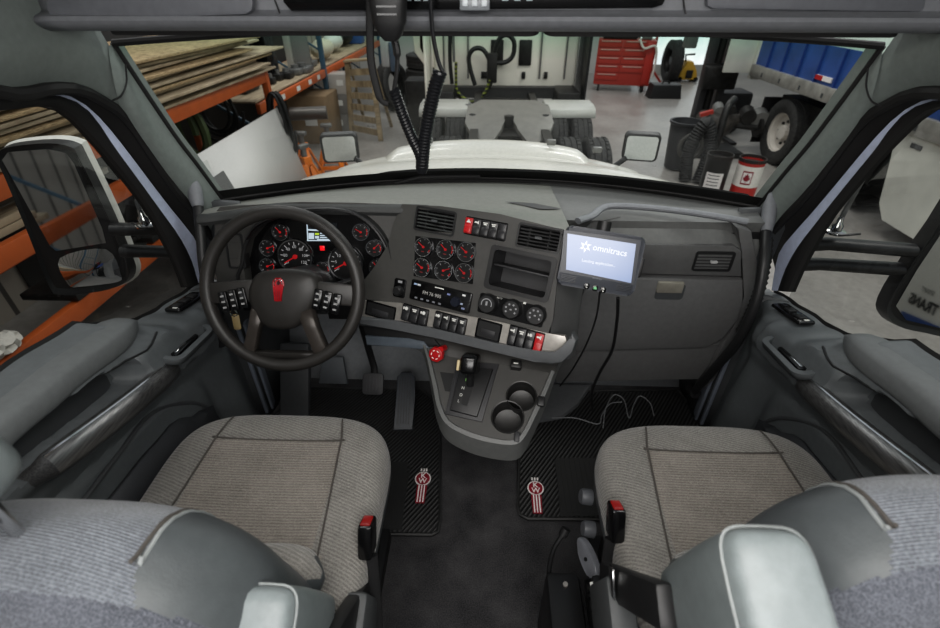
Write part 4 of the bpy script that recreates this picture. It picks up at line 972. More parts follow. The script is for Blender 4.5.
# ================================================================ seats
def fabric(name, c, c2, scale=420, ribs=0, rot=0, bump=.5):
    t = NT(name); v = t.coord(rot=(0, 0, rot)); ck = t.new('ShaderNodeTexVoronoi'); ck.inputs['Scale'].default_value = scale; t.link(v, ck.inputs['Vector'])
    f = ck.outputs['Distance']; g = t.noise(v, 14, 3)
    m = t.math('ADD', t.math('MULTIPLY', f, .7), t.math('MULTIPLY', g, .45))
    h = m
    if ribs:
        w = t.wave(v, ribs, .6, 'Y'); m = t.math('ADD', t.math('MULTIPLY', m, .78), t.math('MULTIPLY', w, .22)); h = w
    t.link(t.ramp(m, [(.25, c), (.75, c2)]), t.b.inputs['Base Color']); t.set(Roughness=.95, Specular_IOR_Level=.15); t.b.inputs['Sheen Weight'].default_value = .25
    t.bump(h, bump, .003); return t.m
CLOTH = fabric('taupe grey woven cloth', (86, 84, 81), (142, 139, 134), 420, ribs=42, rot=R(20))
INSERT = fabric('warm grey cloth insert', (90, 85, 80), (144, 138, 131), 420, ribs=46)
RIBBED = fabric('ribbed blue grey cloth', (74, 77, 82), (116, 120, 126), 300, ribs=80, rot=R(6))
BACKW = fabric('grey wool back', (50, 52, 58), (96, 99, 106), 420)
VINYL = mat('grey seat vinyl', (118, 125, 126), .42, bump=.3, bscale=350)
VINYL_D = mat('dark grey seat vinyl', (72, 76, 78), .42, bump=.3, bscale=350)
SEAM = mat('seam thread', (74, 70, 66), .8); PIPE = mat('pale stitching', (132, 136, 136), .7)
def sgn_pow(x, p): return math.copysign(abs(x)**p, x)
def make_seat(s, cx, label, extras):
    """s = -1 driver, +1 passenger; inboard is towards x = 0"""
    t = thing('truck_chair', label, 'seat', (cx, .6, 0))
    inb = -s
    # ---- cushion
    W, Lh, yc = .285, .285, .625
    NV, NU = 36, 48
    b = MB(); rows = []; info = []
    for i in range(NV+1):
        tt = -1+2*i/NV; ph = tt*PI/2; ty = math.sin(ph)
        k = max(.0, 1-abs(ty)**5)**(1/3.2); hk = max(0, 1-abs(ty)**7)**(1/2.6)
        y = yc+Lh*ty; row = []
        for j in range(NU):
            a = 2*PI*j/NU; x = W*k*sgn_pow(math.cos(a), .55); zz = .085*hk*sgn_pow(math.sin(a), .55)
            xr_ = x/W; dy = (y-yc)/Lh
            top = max(0, math.sin(a))
            z = .455+zz + top*(.030*min(1, abs(xr_)**3.2)*(1-.6*max(0, dy)**4) - .012*(1-xr_**2)*(1-max(0, dy)) + .012*dy)
            row.append(V((cx+x, y, z)))
        rows.append(row)
    vs = b.grid(rows, closed_u=True)
    b.bm.faces.ensure_lookup_table()
    for f in b.bm.faces:
        c = f.calc_center_median(); u = (c.x-cx)/W
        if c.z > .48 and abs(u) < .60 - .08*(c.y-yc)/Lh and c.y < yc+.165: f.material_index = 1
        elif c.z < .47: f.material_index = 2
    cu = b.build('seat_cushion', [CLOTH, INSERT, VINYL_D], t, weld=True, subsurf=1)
    def topz(x, y):
        xr_ = (x-cx)/W; dy = (y-yc)/Lh
        return .540+(.030*abs(xr_)**3.2*(1-.6*max(0, dy)**4) - .012*(1-xr_**2)*(1-max(0, dy)) + .012*dy) - .006*max(0, abs(dy)-.75)/.25
    b = MB(); b.tube([V((cx+x, yc+.165, topz(cx+x, yc+.165)+.000)) for x in [-.17+.34*k/14 for k in range(15)]], .0022, 6); b.build('seam', SEAM, cu)
    for q in (-1, 1):
        b = MB(); b.tube([V((cx+q*W*(.61-.08*(y-yc)/Lh-.05*max(0, (y-.80)/.1)), y, topz(cx+q*W*.6, y)-.001-.02*max(0, (y-.84)/.06)**2)) for y in [.36+.50*k/24 for k in range(25)]], .0022, 6); b.build('seam', SEAM, cu)
    # ---- base
    b = MB(); b.box((cx, .60, .19), (.42, .44, .30), bevel=.03); b.box((cx, .60, .03), (.46, .5, .05), bevel=.01); b.build('pedestal', BLACK, t)
    b = MB(); b.box((cx, .62, .36), (.50, .48, .05), bevel=.015); b.build('cushion_pan', BLACK, t)
    # ---- backrest: a low padded back with rounded shoulders
    up = .0 if s < 0 else .06; fwd = 0 if s < 0 else .045
    bx0 = cx + s*.03; HB = .47
    def mid_y(v): return .345-.075*v+fwd*v
    def ring(v, NUb=128):
        e = max(0, (v-.42)/.58); k = math.sqrt(max(0, 1-e**2.4)); kt = math.sqrt(max(0, 1-max(0, (v-.6)/.4)**2.6))
        w_ = .268*max(k, .03); th = .112*max(kt, .03); row = []
        for j_ in range(NUb):
            a = 2*PI*j_/NUb; x = w_*sgn_pow(math.cos(a), .62); d = th*sgn_pow(math.sin(a), .7)
            row.append(V((bx0+x, mid_y(v)+d+.02*max(0, 1-v*2)*(math.sin(a) > 0), .50+(HB+up)*v+d*.10)))
        return row
    rows = [ring(math.sin(i_/96*PI/2)**.85 if i_ else 0) for i_ in range(97)]
    b = MB(); vs = b.grid(rows, closed_u=True); b.cap(vs[0][::-1]); b.cap(vs[-1])
    for f in b.bm.faces:
        c = f.calc_center_median(); v = (c.z-.50)/(HB+up); u = (c.x-bx0)/.27*inb; dd = (c.y-mid_y(v))/.112
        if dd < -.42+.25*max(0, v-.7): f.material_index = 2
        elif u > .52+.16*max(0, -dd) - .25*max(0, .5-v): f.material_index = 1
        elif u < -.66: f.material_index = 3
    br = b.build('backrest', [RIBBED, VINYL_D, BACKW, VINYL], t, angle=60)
    for q, m_ in ((.515, SEAM), (.535, PIPE)):
        pts = []
        for i_ in range(8, 94, 2):
            r_ = rows[i_]; cand = [p for p in r_ if p.y > mid_y((p.z-.5)/(HB+up))]
            if not cand: continue
            best = min(cand, key=lambda p: abs((p.x-bx0)*inb/.27-q))
            if abs((best.x-bx0)*inb/.27-q) < .06: pts.append(V((bx0+inb*q*.27, best.y, best.z+.001)))
        if len(pts) > 4: b = MB(); b.tube(pts, .0028, 6); b.build('seam', m_, br)
    # headrest on two posts
    hx, hy_, hz = bx0+s*.045, .27+fwd, 1.13+up; b = MB(); rows2 = []
    for i_ in range(13):
        e = -1+2*i_/12; k = max(.02, 1-abs(e)**3.5)**.4
        rows2.append([V((hx+.10*k*sgn_pow(math.cos(2*PI*j_/28), .6), hy_-.03*e+.055*k*sgn_pow(math.sin(2*PI*j_/28), .7), hz+.105*e)) for j_ in range(28)])
    vs = b.grid(rows2, closed_u=True); b.cap(vs[0][::-1]); b.cap(vs[-1]); hr = b.build('headrest', VINYL, t, subsurf=1)
    for q in (-.05, .05):
        b = MB(); b.cyl((hx+q, .29+fwd, .90+up), (hx+q, hy_+.02, hz-.06), .007, 10); b.build('headrest_post', CHROME, t)
    # lower inboard bolster of the backrest where it meets the cushion
    b = MB(); rows2 = []
    for i_ in range(13):
        q = i_/12; k = max(.0, 1-abs(2*q-1)**4)**.5; x = bx0+inb*(.02+.245*q)
        rows2.append([V((x, .425+fwd*.4+.055*max(k, .05)*math.cos(2*PI*j_/20), .585+.02*q+.075*max(k, .05)*math.sin(2*PI*j_/20))) for j_ in range(20)])
    vs = b.grid(rows2, closed_u=True); b.cap(vs[0][::-1]); b.cap(vs[-1])
    for f in b.bm.faces:
        if f.calc_center_median().z > .625: f.material_index = 1
    cf = b.build('lower_bolster', [VINYL_D, CLOTH], t, subsurf=1)
    # ---- folded armrest on the inboard side
    ax_ = cx+inb*(.225 if s < 0 else .27); p0 = V((ax_, .40, .60 if s > 0 else .50)); p1 = V((ax_, .25, .80)) if s < 0 else V((ax_+.005, .245, .985)); d = (p1-p0).normalized()
    if extras:
        n_ = d.cross(V((1, 0, 0))).normalized()
        f = Frame(p1, V((1, 0, 0)), d)
        b = MB(); rows3 = []
        for (k, w_, h_) in ((-.30, .036, .042), (-.2, .042, .052), (-.1, .048, .062), (-.02, .050, .066), (.008, .046, .062), (.02, .036, .050)):
            rows3.append([f.pt(w_*sgn_pow(math.cos(2*PI*j/28), .45), k, h_*sgn_pow(math.sin(2*PI*j/28), .45)) for j in range(28)])
        vs = b.grid(rows3, closed_u=True); b.cap(vs[-1]); b.cap(vs[0][::-1]); ar = b.build('armrest', VINYL, t, subsurf=1)
        b = MB(); b.tube([f.pt(.0495*sgn_pow(math.cos(2*PI*j/28), .45), -.005, .0655*sgn_pow(math.sin(2*PI*j/28), .45)) for j in range(28)], .0018, 6, closed=True); b.build('stitching', PIPE, ar)
    b = MB(); b.box((ax_+inb*.05, .36, .50 if s > 0 else .40), (.05, .24, .16), bevel=.012, rot=(R(20), 0, 0)); b.build('armrest_bracket', mat('bracket grey', (70, 72, 73), .5, bump=.2), t)
    b = MB(); b.beam(V((ax_+inb*.045, .49, .51 if s > 0 else .42)), V((ax_+inb*.045, .31, .80 if s > 0 else .60)), .06, .03, up=(1, 0, 0), bevel=.008); ab = b.build('armrest_hinge', BLACK, t)
    b = MB(); b.box((ax_+inb*.066, .43, .62 if s > 0 else .46), (.006, .05, .03), bevel=.004, rot=(R(45), 0, 0)); b.build('hinge_button', CHROME, ab)
    # ---- belt buckle on its stalk
    bx = cx+inb*.275; by = -.06 if s < 0 else -.005; b = MB(); pts = [V((bx+inb*.02, .47+by, .30)), V((bx+inb*.012, .54+by, .42)), V((bx+inb*.005, .585+by, .50))]
    b.tube(spline(pts, 5), .019, 10, flat=(.6, 1.1)); st = b.build('buckle_stalk', BLACK, t)
    M = Matrix.Translation((bx+inb*.003, .605+by, .535)) @ TR(rx=R(-28)); b = MB(); b.box((0, 0, 0), (.03, .052, .075), M, bevel=.006); bk = b.build('belt_buckle', GLOSSB, st)
    b = MB(); b.box((0, -.002, .0385), (.020, .034, .006), M, bevel=.002); b.build('release_button', emit('buckle red', (225, 34, 30), .25), bk)
    return t
dr = make_seat(-1, -.515, 'grey cloth driver seat with a ribbed backrest behind the steering wheel', True)
ps = make_seat(1, .575, 'grey cloth passenger seat with a raised vinyl armrest in front of the glove box', True)
# suspension controls beside the passenger seat
b = MB(); M = Matrix.Translation((.285, .64, .30)) @ TR(rz=R(14), ry=R(-68)); b.prism([(.024*math.cos(2*PI*k/24), .058*math.sin(2*PI*k/24)) for k in range(24)], 0, .016, M, bevel=.005); dl = b.build('adjuster_lever', mat('pale grey lever', (128, 130, 136), .4), ps)
b = MB(); b.cyl(M @ V((0, 0, .015)), M @ V((0, 0, .019)), .005, 10); b.build('lever_screw', BLACK, dl)
for k, y in enumerate((.72, .79)):
    b = MB(); c = V((.305, y, .30+.04*k)); b.lathe([(0, .03), (.018, .03), (.022, .022), (.022, 0), (0, 0)], 16, Matrix.Translation(c) @ TR(ry=R(-80))); b.build('adjuster_knob', mat('knob grey', (92, 94, 98), .45), ps)
b = MB(); b.box((.29, .53, .30), (.05, .09, .12), bevel=.01); cb = b.build('control_box', BLACK, ps)
for k in range(2):
    M = Matrix.Translation((.266, .515+.04*k, .345)) @ TR(ry=R(-35)); b = MB(); b.box((0, 0, 0), (.034, .030, .012), M, bevel=.004); rk = b.build('rocker', GLOSSB, cb)
    b = MB(); b.box((.004, 0, .0065), (.012, .008, .001), M); b.build('rocker_mark', INK, rk)
# black bellows box with a lever beside the passenger seat
FX = thing('lever_box', 'black floor box with a bent lever beside the passenger seat', 'lever box', (.235, .5, 0))
b = MB(); b.box((.212, .47, .14), (.085, .30, .28), bevel=.015); b.build('case', mat('black steel box', (22, 22, 23), .4), FX)
b = MB(); b.tube(spline([V((.185, .60, .20)), V((.183, .635, .26)), V((.193, .66, .31)), V((.215, .68, .345))], 6), .0065, 8); b.build('lever', BLACK, FX)
b = MB(); b.tube([V((.213, .677, .340)), V((.222, .687, .355))], .012, 10); b.build('lever_knob', BLACK, FX)
b = MB(); b.lathe([(0, .004), (.006, .004), (.007, 0)], 10, Matrix.Translation((.215, .585, .281))); b.build('bolt_head', STEEL, FX)
# ================================================================ the workshop outside
def concrete():
    t = NT('polished concrete'); v = t.coord(); a = t.noise(v, .9, 5, .6); c = t.noise(v, 14, 3); m = t.math('ADD', t.math('MULTIPLY', a, .65), t.math('MULTIPLY', c, .35))
    t.link(t.ramp(m, [(.3, (122, 118, 114)), (.7, (168, 164, 159))]), t.b.inputs['Base Color']); t.link(t.math('ADD', t.math('MULTIPLY', a, .3), .18), t.b.inputs['Roughness']); return t.m
def corrug(name, c, c2, scale, d='Y'):
    t = NT(name); v = t.coord(); w_ = t.wave(v, scale, 0, d, 'TRI'); n = t.noise(v, 3)
    t.link(t.ramp(w_, [(0, c), (.12, c), (.16, c2), (1, c2)]), t.b.inputs['Base Color']); t.set(Roughness=.5); t.bump(w_, .4, .02); return t.m
def wood(name, c, c2, sc=(3, 60, 3), rot=(0, 0, 0)):
    t = NT(name); v = t.coord(scale=sc, rot=rot); n = t.noise(v, 1.0, 4); t.link(t.ramp(n, [(.3, c), (.7, c2)]), t.b.inputs['Base Color']); t.set(Roughness=.75); t.bump(n, .2, .004); return t.m
PLY = wood('plywood', (132, 116, 94), (190, 174, 148), (60, 3, 3)); PLYE = wood('plywood edge', (120, 98, 70), (190, 166, 128), (20, 20, 200)); PLANK = wood('grey planks', (128, 124, 116), (180, 176, 166), (60, 2, 3))
ORANGE = mat('rack orange', (184, 90, 38), .45, nscale=8); BLUE_R = mat('rack blue', (62, 92, 112), .45, nscale=8); JACKO = mat('jack stand orange', (226, 124, 22), .4)
TYRE = mat('tyre rubber', (40, 40, 40), .75, bump=.3, bscale=120); RIMW = mat('painted wheel white', (196, 190, 182), .4); DARKM = mat('dark oily steel', (38, 37, 36), .45, .4, nscale=12, namt=.25); CARD = mat('cardboard', (140, 118, 90), .8, nscale=5)
CREAM = mat('cream white panel', (240, 236, 224), .35, namt=.02); GREYM = mat('mid grey steel', (118, 118, 116), .4, .4)
CONC = concrete()
b = MB(); b.box((0, 7, SHOP-.05), (26, 34, .1)); struct(b.build('floor.001', CONC))
b = MB(); b.box((-4.45, 7, 1.8), (.2, 34, 5.7)); struct(b.build('wall_left', corrug('ribbed wall sheet', (84, 80, 76), (176, 168, 158), .9)))
b = MB(); b.box((0, 18, 1.8), (26, .2, 5.7)); struct(b.build('wall_back', mat('pale workshop wall', (186, 186, 182), .6)))
b = MB(); b.box((12.5, 7, 1.8), (.2, 34, 5.7)); struct(b.build('wall_right', mat('pale workshop wall', (186, 186, 182), .6)))
b = MB(); b.box((0, -9, 1.8), (26, .2, 5.7)); struct(b.build('wall_rear.001', corrug('rear wall sheet', (96, 92, 88), (158, 152, 146), .9, 'X')))
# bright roll-up door in the back wall
d = thing('door_3', None, None, (5.6, 17.85, SHOP), kind='structure')
b = MB(); b.box((6.2, 17.88, .95), (2.6, .04, 4.0)); b.build('bright_doorway', emit('daylight panel', (255, 255, 255), 1.25, (225, 236, 240), 1.2), d)
for x in (4.8, 7.6):
    b = MB(); b.box((x, 17.8, .95), (.12, .12, 4.0)); b.build('door_frame', GREYM, d)
b = MB(); b.box((6.2, 17.8, SHOP+.15), (2.7, .1, .3)); b.build('door_sill_panel', mat('pale sill', (170, 170, 166), .5), d)
# ---------------- own truck: hood, cowl, wipers, mirrors
HOOD = thing('truck_hood', 'white truck hood with a raised rounded nose seen through the windscreen', 'hood', (0, 2.4, .3))
def hz(x, y):
    zc = interp(y, (1.55, 2.2, 2.7, 3.2), (.860, .812, .72, .60)); wd = interp(y, (1.6, 2.2, 3.2), (1.10, 1.0, .86))
    return zc - .13*abs(x/wd)**2.2 - .5*max(0, abs(x)/wd-.93)
rows = [[V((x, y, hz(x, y))) for x in [-1.08+2.16*i/48 for i in range(49)]] for y in [1.68+1.42*k/30 for k in range(31)]]
rows.append([V((p.x*.97, p.y+.10, p.z-.10)) for p in rows[-1]]); rows.append([V((p.x*.96, p.y+.06, p.z-.4)) for p in rows[-1]])
b = MB(); b.grid(rows); b.build('hood_shell', WHITE, HOOD)
rows = []
for y, dz in ((2.62, -.01), (2.66, .02), (2.78, .045), (2.95, .06), (3.12, .06), (3.22, .02), (3.26, -.1)):
    rows.append([V((x, y-.10*(x/.7)**4, hz(x*.98, y)+dz-(.10*max(0, abs(x)-.52)/.16 if abs(x) > .52 else 0))) for x in [-.68+1.36*i/40 for i in range(41)]])
b = MB(); b.grid(rows); b.build('nose_ridge', WHITE, HOOD)
b = MB(); q = aty(489, 157, 3.0); b.prism([(-.12, -.02), (.12, -.02), (.09, .03), (-.09, .03)], 0, .03, Matrix.Translation((q.x, 2.66, q.z+.05)) @ TR(rx=R(60)), bevel=.006); b.build('nose_vent', BLACK, HOOD)
for x in (-.33, .36, .62):
    b = MB(); b.box((x, 2.74, hz(x, 2.74)+.062), (.05, .03, .03), bevel=.006); b.build('hood_bumper', GREYM, HOOD)
b = MB(); rows = []
for k_, dz in ((0, -.005), (.3, 0), (.9, .0), (1, -.04)):
    rows.append([V((w_.x*1.03, w_.y+.005+k_*(.02+.12*smooth01((w_.x+.62)/.3)), w_.z+dz-.006)) for w_ in WSB])
b.grid(rows); tag(b.build('cowl_panel', mat('black cowl', (9, 9, 9), .8, spec=.1)), 'black plastic cowl at the foot of the windscreen', 'cowl panel')
for lab, pts in (('long wiper resting on the passenger side of the cowl', [(600, 186), (612, 185), (640, 189), (690, 199), (740, 213)]), ('wiper resting on the driver side of the cowl', [(395, 184), (420, 178), (450, 177), (480, 177)])):
    t = thing('wiper', lab, 'wiper', aty(*pts[0], 1.75)); P = [aty(x, y, interp(x, (380, 480, 600, 740), (1.70, 1.74, 1.73, 1.58))) for x, y in pts]
    b = MB(); b.tube([p+V((0, 0, .004)) for p in P], .007, 6); b.build('arm', BLACK, t); b = MB(); b.tube([p+V((0, .02, -.012)) for p in P[1:]], .005, 6); b.build('blade', RUBBER, t)
for pix, lab, arm in ((((322, 135), (355, 137), (357, 162), (325, 161)), 'small black hood mirror on a stalk at the left front fender', ((355, 158), (372, 172), (380, 182))), (((626, 136), (658, 135), (657, 160), (624, 161)), 'small black hood mirror on a stalk at the right front fender', ((626, 158), (612, 168), (604, 180)))):
    Pm = [aty(x, y, 3.1) for x, y in pix]; t = thing('hood_mirror', lab, 'mirror', Pm[2]); c = sum(Pm, V())/4; sgn = 1 if c.x > 0 else -1
    f = Frame(c, (1, -.20*sgn, 0), (0, -.06, 1)); w_, h_ = (Pm[1]-Pm[0]).length, (Pm[0]-Pm[3]).length
    b = MB(); b.prism(rrect(w_*1.12, h_*1.12, .03, 4), -.06, 0, f.M, bevel=.012); b.build('shell', BLACK, t)
    b = MB(); b.prism(rrect(w_*.96, h_*.94, .02, 4), .0, .002, f.M); b.build('mirror_glass', MIRROR, t)
    b = MB(); P = [aty(x, y, 3.12) for x, y in arm]; P[2] = V((P[2].x, 3.12, hz(P[2].x, 3.0)-.02)); b.tube(P, .018, 8); b.build('stalk', BLACK, t)
# door mirrors
MSH = mat('mirror shell white', (222, 221, 214), .35, namt=.02)
def door_mirror(s, lab):
    t = thing('door_mirror', lab, 'mirror', (s*1.05, 1.34, .8))
    if s < 0:
        f = Frame((-1.32, 1.36, .86), (1, .12, 0), (0, .06, 1))
        pl = [(0, 151), (14, 146), (50, 143), (72, 147), (80, 158), (108, 215), (126, 258), (130, 272), (124, 283), (100, 291), (62, 294), (50, 286), (30, 236), (6, 178), (-2, 160)]
        pu = [(8, 152), (48, 149), (66, 153), (74, 164), (102, 228), (106, 243), (56, 251), (50, 246), (2, 160)]; po = [(60, 258), (106, 249), (121, 274), (117, 282), (82, 287), (68, 284)]
    else:
        f = Frame((1.40, 1.34, .75), (1, -.12, 0), (0, .13, 1))
        pl = [(888, 302), (912, 262), (938, 226), (985, 158), (1040, 140), (1085, 165), (1080, 260), (1040, 345), (1010, 358), (940, 336), (904, 328), (889, 318)]
        pu = [(896, 306), (917, 270), (945, 228), (990, 165), (1038, 150), (1076, 172), (1072, 255), (1040, 325), (1008, 348), (940, 328), (906, 320)]; po = [(896, 306), (912, 279), (955, 296), (1045, 310), (1032, 338), (1008, 348), (940, 328), (906, 320)]
    def q(pp): return [f.uv(x, y) for x, y in pp]
    out = q(pl); out = [(p.x, p.y) for p in spline([V((x, y, 0)) for x, y in out], 3, True)]
    cx, cy = sum(x for x, _ in out)/len(out), sum(y for _, y in out)/len(out)
    b = MB(); rows = [[f.pt(cx+(x-cx)*k, cy+(y-cy)*k, h) for x, y in out] for k, h in ((.93, -.004), (1.0, .004), (1.015, -.012), (1.03, -.045))]
    b.grid(rows, closed_u=True); b.build('rim', BLACK, t)
    b = MB(); rows = [[f.pt(cx+(x-cx)*k, cy+(y-cy)*k, h) for x, y in out] for k, h in (((1.02, -.03), (1.05, -.040), (1.05, -.055), (.93, -.08), (.5, -.10), (.02, -.105)) if s < 0 else ((1.0, -.02), (1.01, -.03), (.98, -.05), (.9, -.07), (.5, -.08), (.02, -.085)))]
    b.grid(rows, closed_u=True); b.build('shell', MSH if s < 0 else BLACK, t)
    b = MB(); b.prism([(cx+(x-cx)*.955, cy+(y-cy)*.955) for x, y in out], -.008, -.004, f.M); b.build('backing', BLACK, t)
    up_ = q(pu); lo = q(po)
    b = MB(); b.prism(up_, -.004, .0, f.M); b.build('flat_mirror', MIRROR, t)
    if s < 0:
        b = MB(); ccx, ccy = sum(x for x, _ in lo)/len(lo), sum(y for _, y in lo)/len(lo); lo2 = [(p.x, p.y) for p in spline([V((x, y, 0)) for x, y in lo], 4, True)]
        b.grid([[f.pt(ccx+(x-ccx)*k, ccy+(y-ccy)*k, .018*(1-k*k)+.001) for x, y in lo2] for k in (1, .8, .6, .4, .2, .02)], closed_u=True); b.build('convex_mirror', MIRROR, t)
    for za, zb, r in (((.845, .838, .026), (.768, .755, .026)) if s < 0 else ((.815, .822, 0), (.748, .75, 0))):
        b = MB(); b.tube([(s*.99, 1.385, zb), (s*1.08, 1.385, zb+.004), (s*(1.2 if s < 0 else 1.33), 1.37, za+(0 if s < 0 else .0))], [.028, .024, .026], 12, flat=(.8, 1.0)); b.build('mirror_arm', BLACK, t)
    return t
door_mirror(-1, 'tall white-backed door mirror with two glasses outside the driver window')
door_mirror(1, 'tall black door mirror cut off by the right edge, outside the passenger window')
for lab, c, tp in (('long whip antenna rising from a spring base on the passenger mirror arm', (834, 233, 1.07), (896, 118, 1.10)), ('short dark antenna with a spring base on the driver mirror arm', (149, 232, -1.07), (134, 192, -1.10))):
    a = atx(*c); e = atx(*tp); a.z = .872; t = thing('antenna', lab, 'antenna', a)
    b = MB(); b.lathe([(0, .05), (.007, .05), (.010, .03), (.016, .022), (.016, .006), (.03, .003), (.03, -.003), (0, -.003)], 16, Matrix.Translation(a)); b.build('base', CHROME, t)
    P = resample([a+V((0, 0, .045)), e, e+(e-a)*.8], 60); b = MB(); b.tube(P, [.0075-.0003*(k % 2) if k < 16 else (.0045 if k % 3 else .006) for k in range(60)], 8); b.build('whip', GREYM if c[0] > 400 else BLACK, t)
    b = MB(); b.tube([a+V((-.05, .01, .0)), a+V((.0, -.03, .002)), a+V((.07, -.01, -.002))], .004, 6); b.build('lead', BLACK, t)
# ---------------- tyres
def tyre_profile(r, w):
    k = r*.60
    return [(k, -w*.36), (r*.75, -w*.49), (r*.90, -w*.50), (r*.975, -w*.44), (r, -w*.40), (r, -w*.27), (r*.975, -w*.26), (r*.975, -w*.23), (r, -w*.22), (r, -w*.05), (r*.975, -w*.04), (r*.975, w*.04), (r, w*.05), (r, w*.22), (r*.975, w*.23), (r*.975, w*.26), (r, w*.27), (r, w*.40), (r*.975, w*.44), (r*.90, w*.5), (r*.75, w*.49), (k, w*.36)]
def tyre_mat():
    t = NT('tyre tread'); v = t.coord(); s_ = t.new('ShaderNodeSeparateXYZ'); t.link(v, s_.inputs[0])
    g = t.noise(v, 25, 3); t.link(t.ramp(g, [(.3, (30, 30, 30)), (.7, (58, 57, 55))]), t.b.inputs['Base Color']); t.set(Roughness=.75); t.bump(t.noise(v, 50), .6, .01); return t.m
TREAD = tyre_mat()
def wheel(parent, c, r=.5, w=.28, axis='X', rim=RIMW, face=1):
    M = Matrix.Translation(c) @ (Matrix.Rotation(R(90), 4, 'Y') if axis == 'X' else Matrix.Rotation(R(90), 4, 'X') if axis == 'Y' else Matrix())
    b = MB(); b.lathe(tyre_profile(r, w), 40, M)
    for k in range(40):
        a = 2*PI*k/40; b.box((math.cos(a)*(r*.992), math.sin(a)*r*.992, w*.33), (.02, .03, w*.13), M, rot=(0, 0, a)); b.box((math.cos(a)*r*.992, math.sin(a)*r*.992, -w*.33), (.02, .03, w*.13), M, rot=(0, 0, a))
    o = b.build('tyre', TREAD, parent)
    if rim:
        f = face; b = MB(); b.lathe([(r*.61, -f*w*.38), (r*.61, -f*w*.30), (r*.56, -f*w*.26), (r*.52, f*w*.02), (r*.24, f*w*.06), (r*.22, -f*w*.20), (0, -f*w*.22)], 32, M); wr = b.build('wheel_rim', rim, o)
        b = MB()
        for k in range(8):
            a = 2*PI*k/8; b.cyl(M @ V((math.cos(a)*r*.34, math.sin(a)*r*.34, f*w*.06)), M @ V((math.cos(a)*r*.34, math.sin(a)*r*.34, -f*w*.06)), .022, 8)
        b.build('wheel_nuts', DARKM, o)
    return o
# ---------------- the white truck parked nose-away in front
TX = .27
TRK = thing('white_truck', 'white truck tractor parked ahead with bare fifth wheel and back of cab facing us', 'truck', (TX, 7.2, SHOP))
for y in (5.95, 7.25):
    for x in (-1.06, -.72, .72, 1.06): wheel(TRK, (TX+x, y, SHOP+.5), .5, .29, 'X', None)
b = MB()
for x in (-.43, .43): b.box((TX+x, 7.3, SHOP+.95), (.10, 4.6, .26))
b.build('frame_rail', DARKM, TRK)
b = MB()
for y in (5.3, 6.0, 6.7, 7.4, 8.2): b.box((TX, y, SHOP+.92), (.84, .14, .2))
b.build('crossmember', DARKM, TRK)
for y in (5.95, 7.25):
    b = MB(); b.cyl((TX-.6, y, SHOP+.5), (TX+.6, y, SHOP+.5), .13, 14); b.lathe([(0, .2), (.18, .16), (.24, 0), (.18, -.16), (0, -.2)], 16, Matrix.Translation((TX, y, SHOP+.5))); b.build('axle', DARKM, TRK)
# fifth wheel plate with its throat
plate = [(-.44, .38), (-.30, .52), (.30, .52), (.44, .38), (.46, .05), (.38, -.22), (.28, -.34), (.18, -.34), (.07, -.06), (.05, .10), (-.05, .10), (-.07, -.06), (-.18, -.34), (-.28, -.34), (-.38, -.22), (-.46, .05)]
b = MB(); b.prism(plate, 0, .05, Matrix.Translation((TX, 6.15, SHOP+1.06)) @ TR(rx=R(15)) @ Matrix.Diagonal((1.2, 1.25, 1, 1)), bevel=.012); fw_ = b.build('fifth_wheel', mat('greasy grey plate', (122, 120, 115), .4, .15, nscale=10, namt=.05), TRK)
b = MB(); b.box((TX, 6.3, SHOP+.92), (.7, .4, .2), bevel=.02); b.cyl((TX, 6.28, SHOP+1.04), (TX, 6.28, SHOP+1.18), .06, 12); b.build('fifth_wheel_base', DARKM, fw_)
for s in (-1, 1):
    b = MB(); rows = []
    for y_, z_ in ((7.08, .98), (7.12, 1.08), (7.3, 1.11), (7.7, 1.10), (7.78, 1.04)):
        rows.append([V((TX+s*x, y_, SHOP+z_+dz_)) for x, dz_ in ((.46, -.16), (.56, 0), (1.24, 0))])
    b.grid(rows); b.build('fender', mat('grey white fender', (190, 190, 184), .4), TRK, solid=.02)
    b = MB(); b.beam((TX+s*.46, 7.1, SHOP+.98), (TX+s*.56, 7.3, SHOP+1.09), .08, .06); b.build('fender_bracket', GREYM, TRK)
    b = MB(); b.tube([(TX+s*.48, 6.1, SHOP+.75), (TX+s*.46, 6.4, SHOP+1.15)], .06, 10); b.build('air_bag', TYRE, TRK)
# rear wall of the cab
b = MB(); b.box((TX, 8.75, SHOP+2.25), (2.32, .3, 2.3), bevel=.06, seg=3); b.build('cab_back', CREAM, TRK)
b = MB(); b.box((TX, 8.58, SHOP+1.06), (2.1, .3, .16)); b.build('cab_sill', mat('dark sill', (46, 46, 46), .5), TRK)
for s in (-1, 1):
    b = MB(); b.box((TX+s*1.24, 8.55, SHOP+2.15), (.04, .9, 2.4), bevel=.012); b.build('side_fairing', BLACK if s > 0 else CREAM, TRK)
    b = MB(); b.box((TX+s*.98, 8.35, SHOP+.98), (.36, .7, .34), bevel=.04); b.build('battery_box', DARKM, TRK)
for x in (-.99, -.60, .56, .96):
    b = MB(); b.cyl((TX+x, 8.57, SHOP+1.25), (TX+x, 8.57, SHOP+3.2), .014, 8); b.build('panel_seam', GREYM, TRK)
for x in (-.02, .43):
    b = MB(); b.box((TX+x-.12, 8.59, SHOP+1.62), (.20, .03, .36), bevel=.01); b.build('rear_plate', DARKM, TRK)
for x0, x1, z in ((-.38, .62, SHOP+2.32),):
    b = MB(); b.tube([(TX+x0, 8.52, z), (TX+x1, 8.52, z)], .014, 8); b.build('hose_rail', CHROME, TRK)
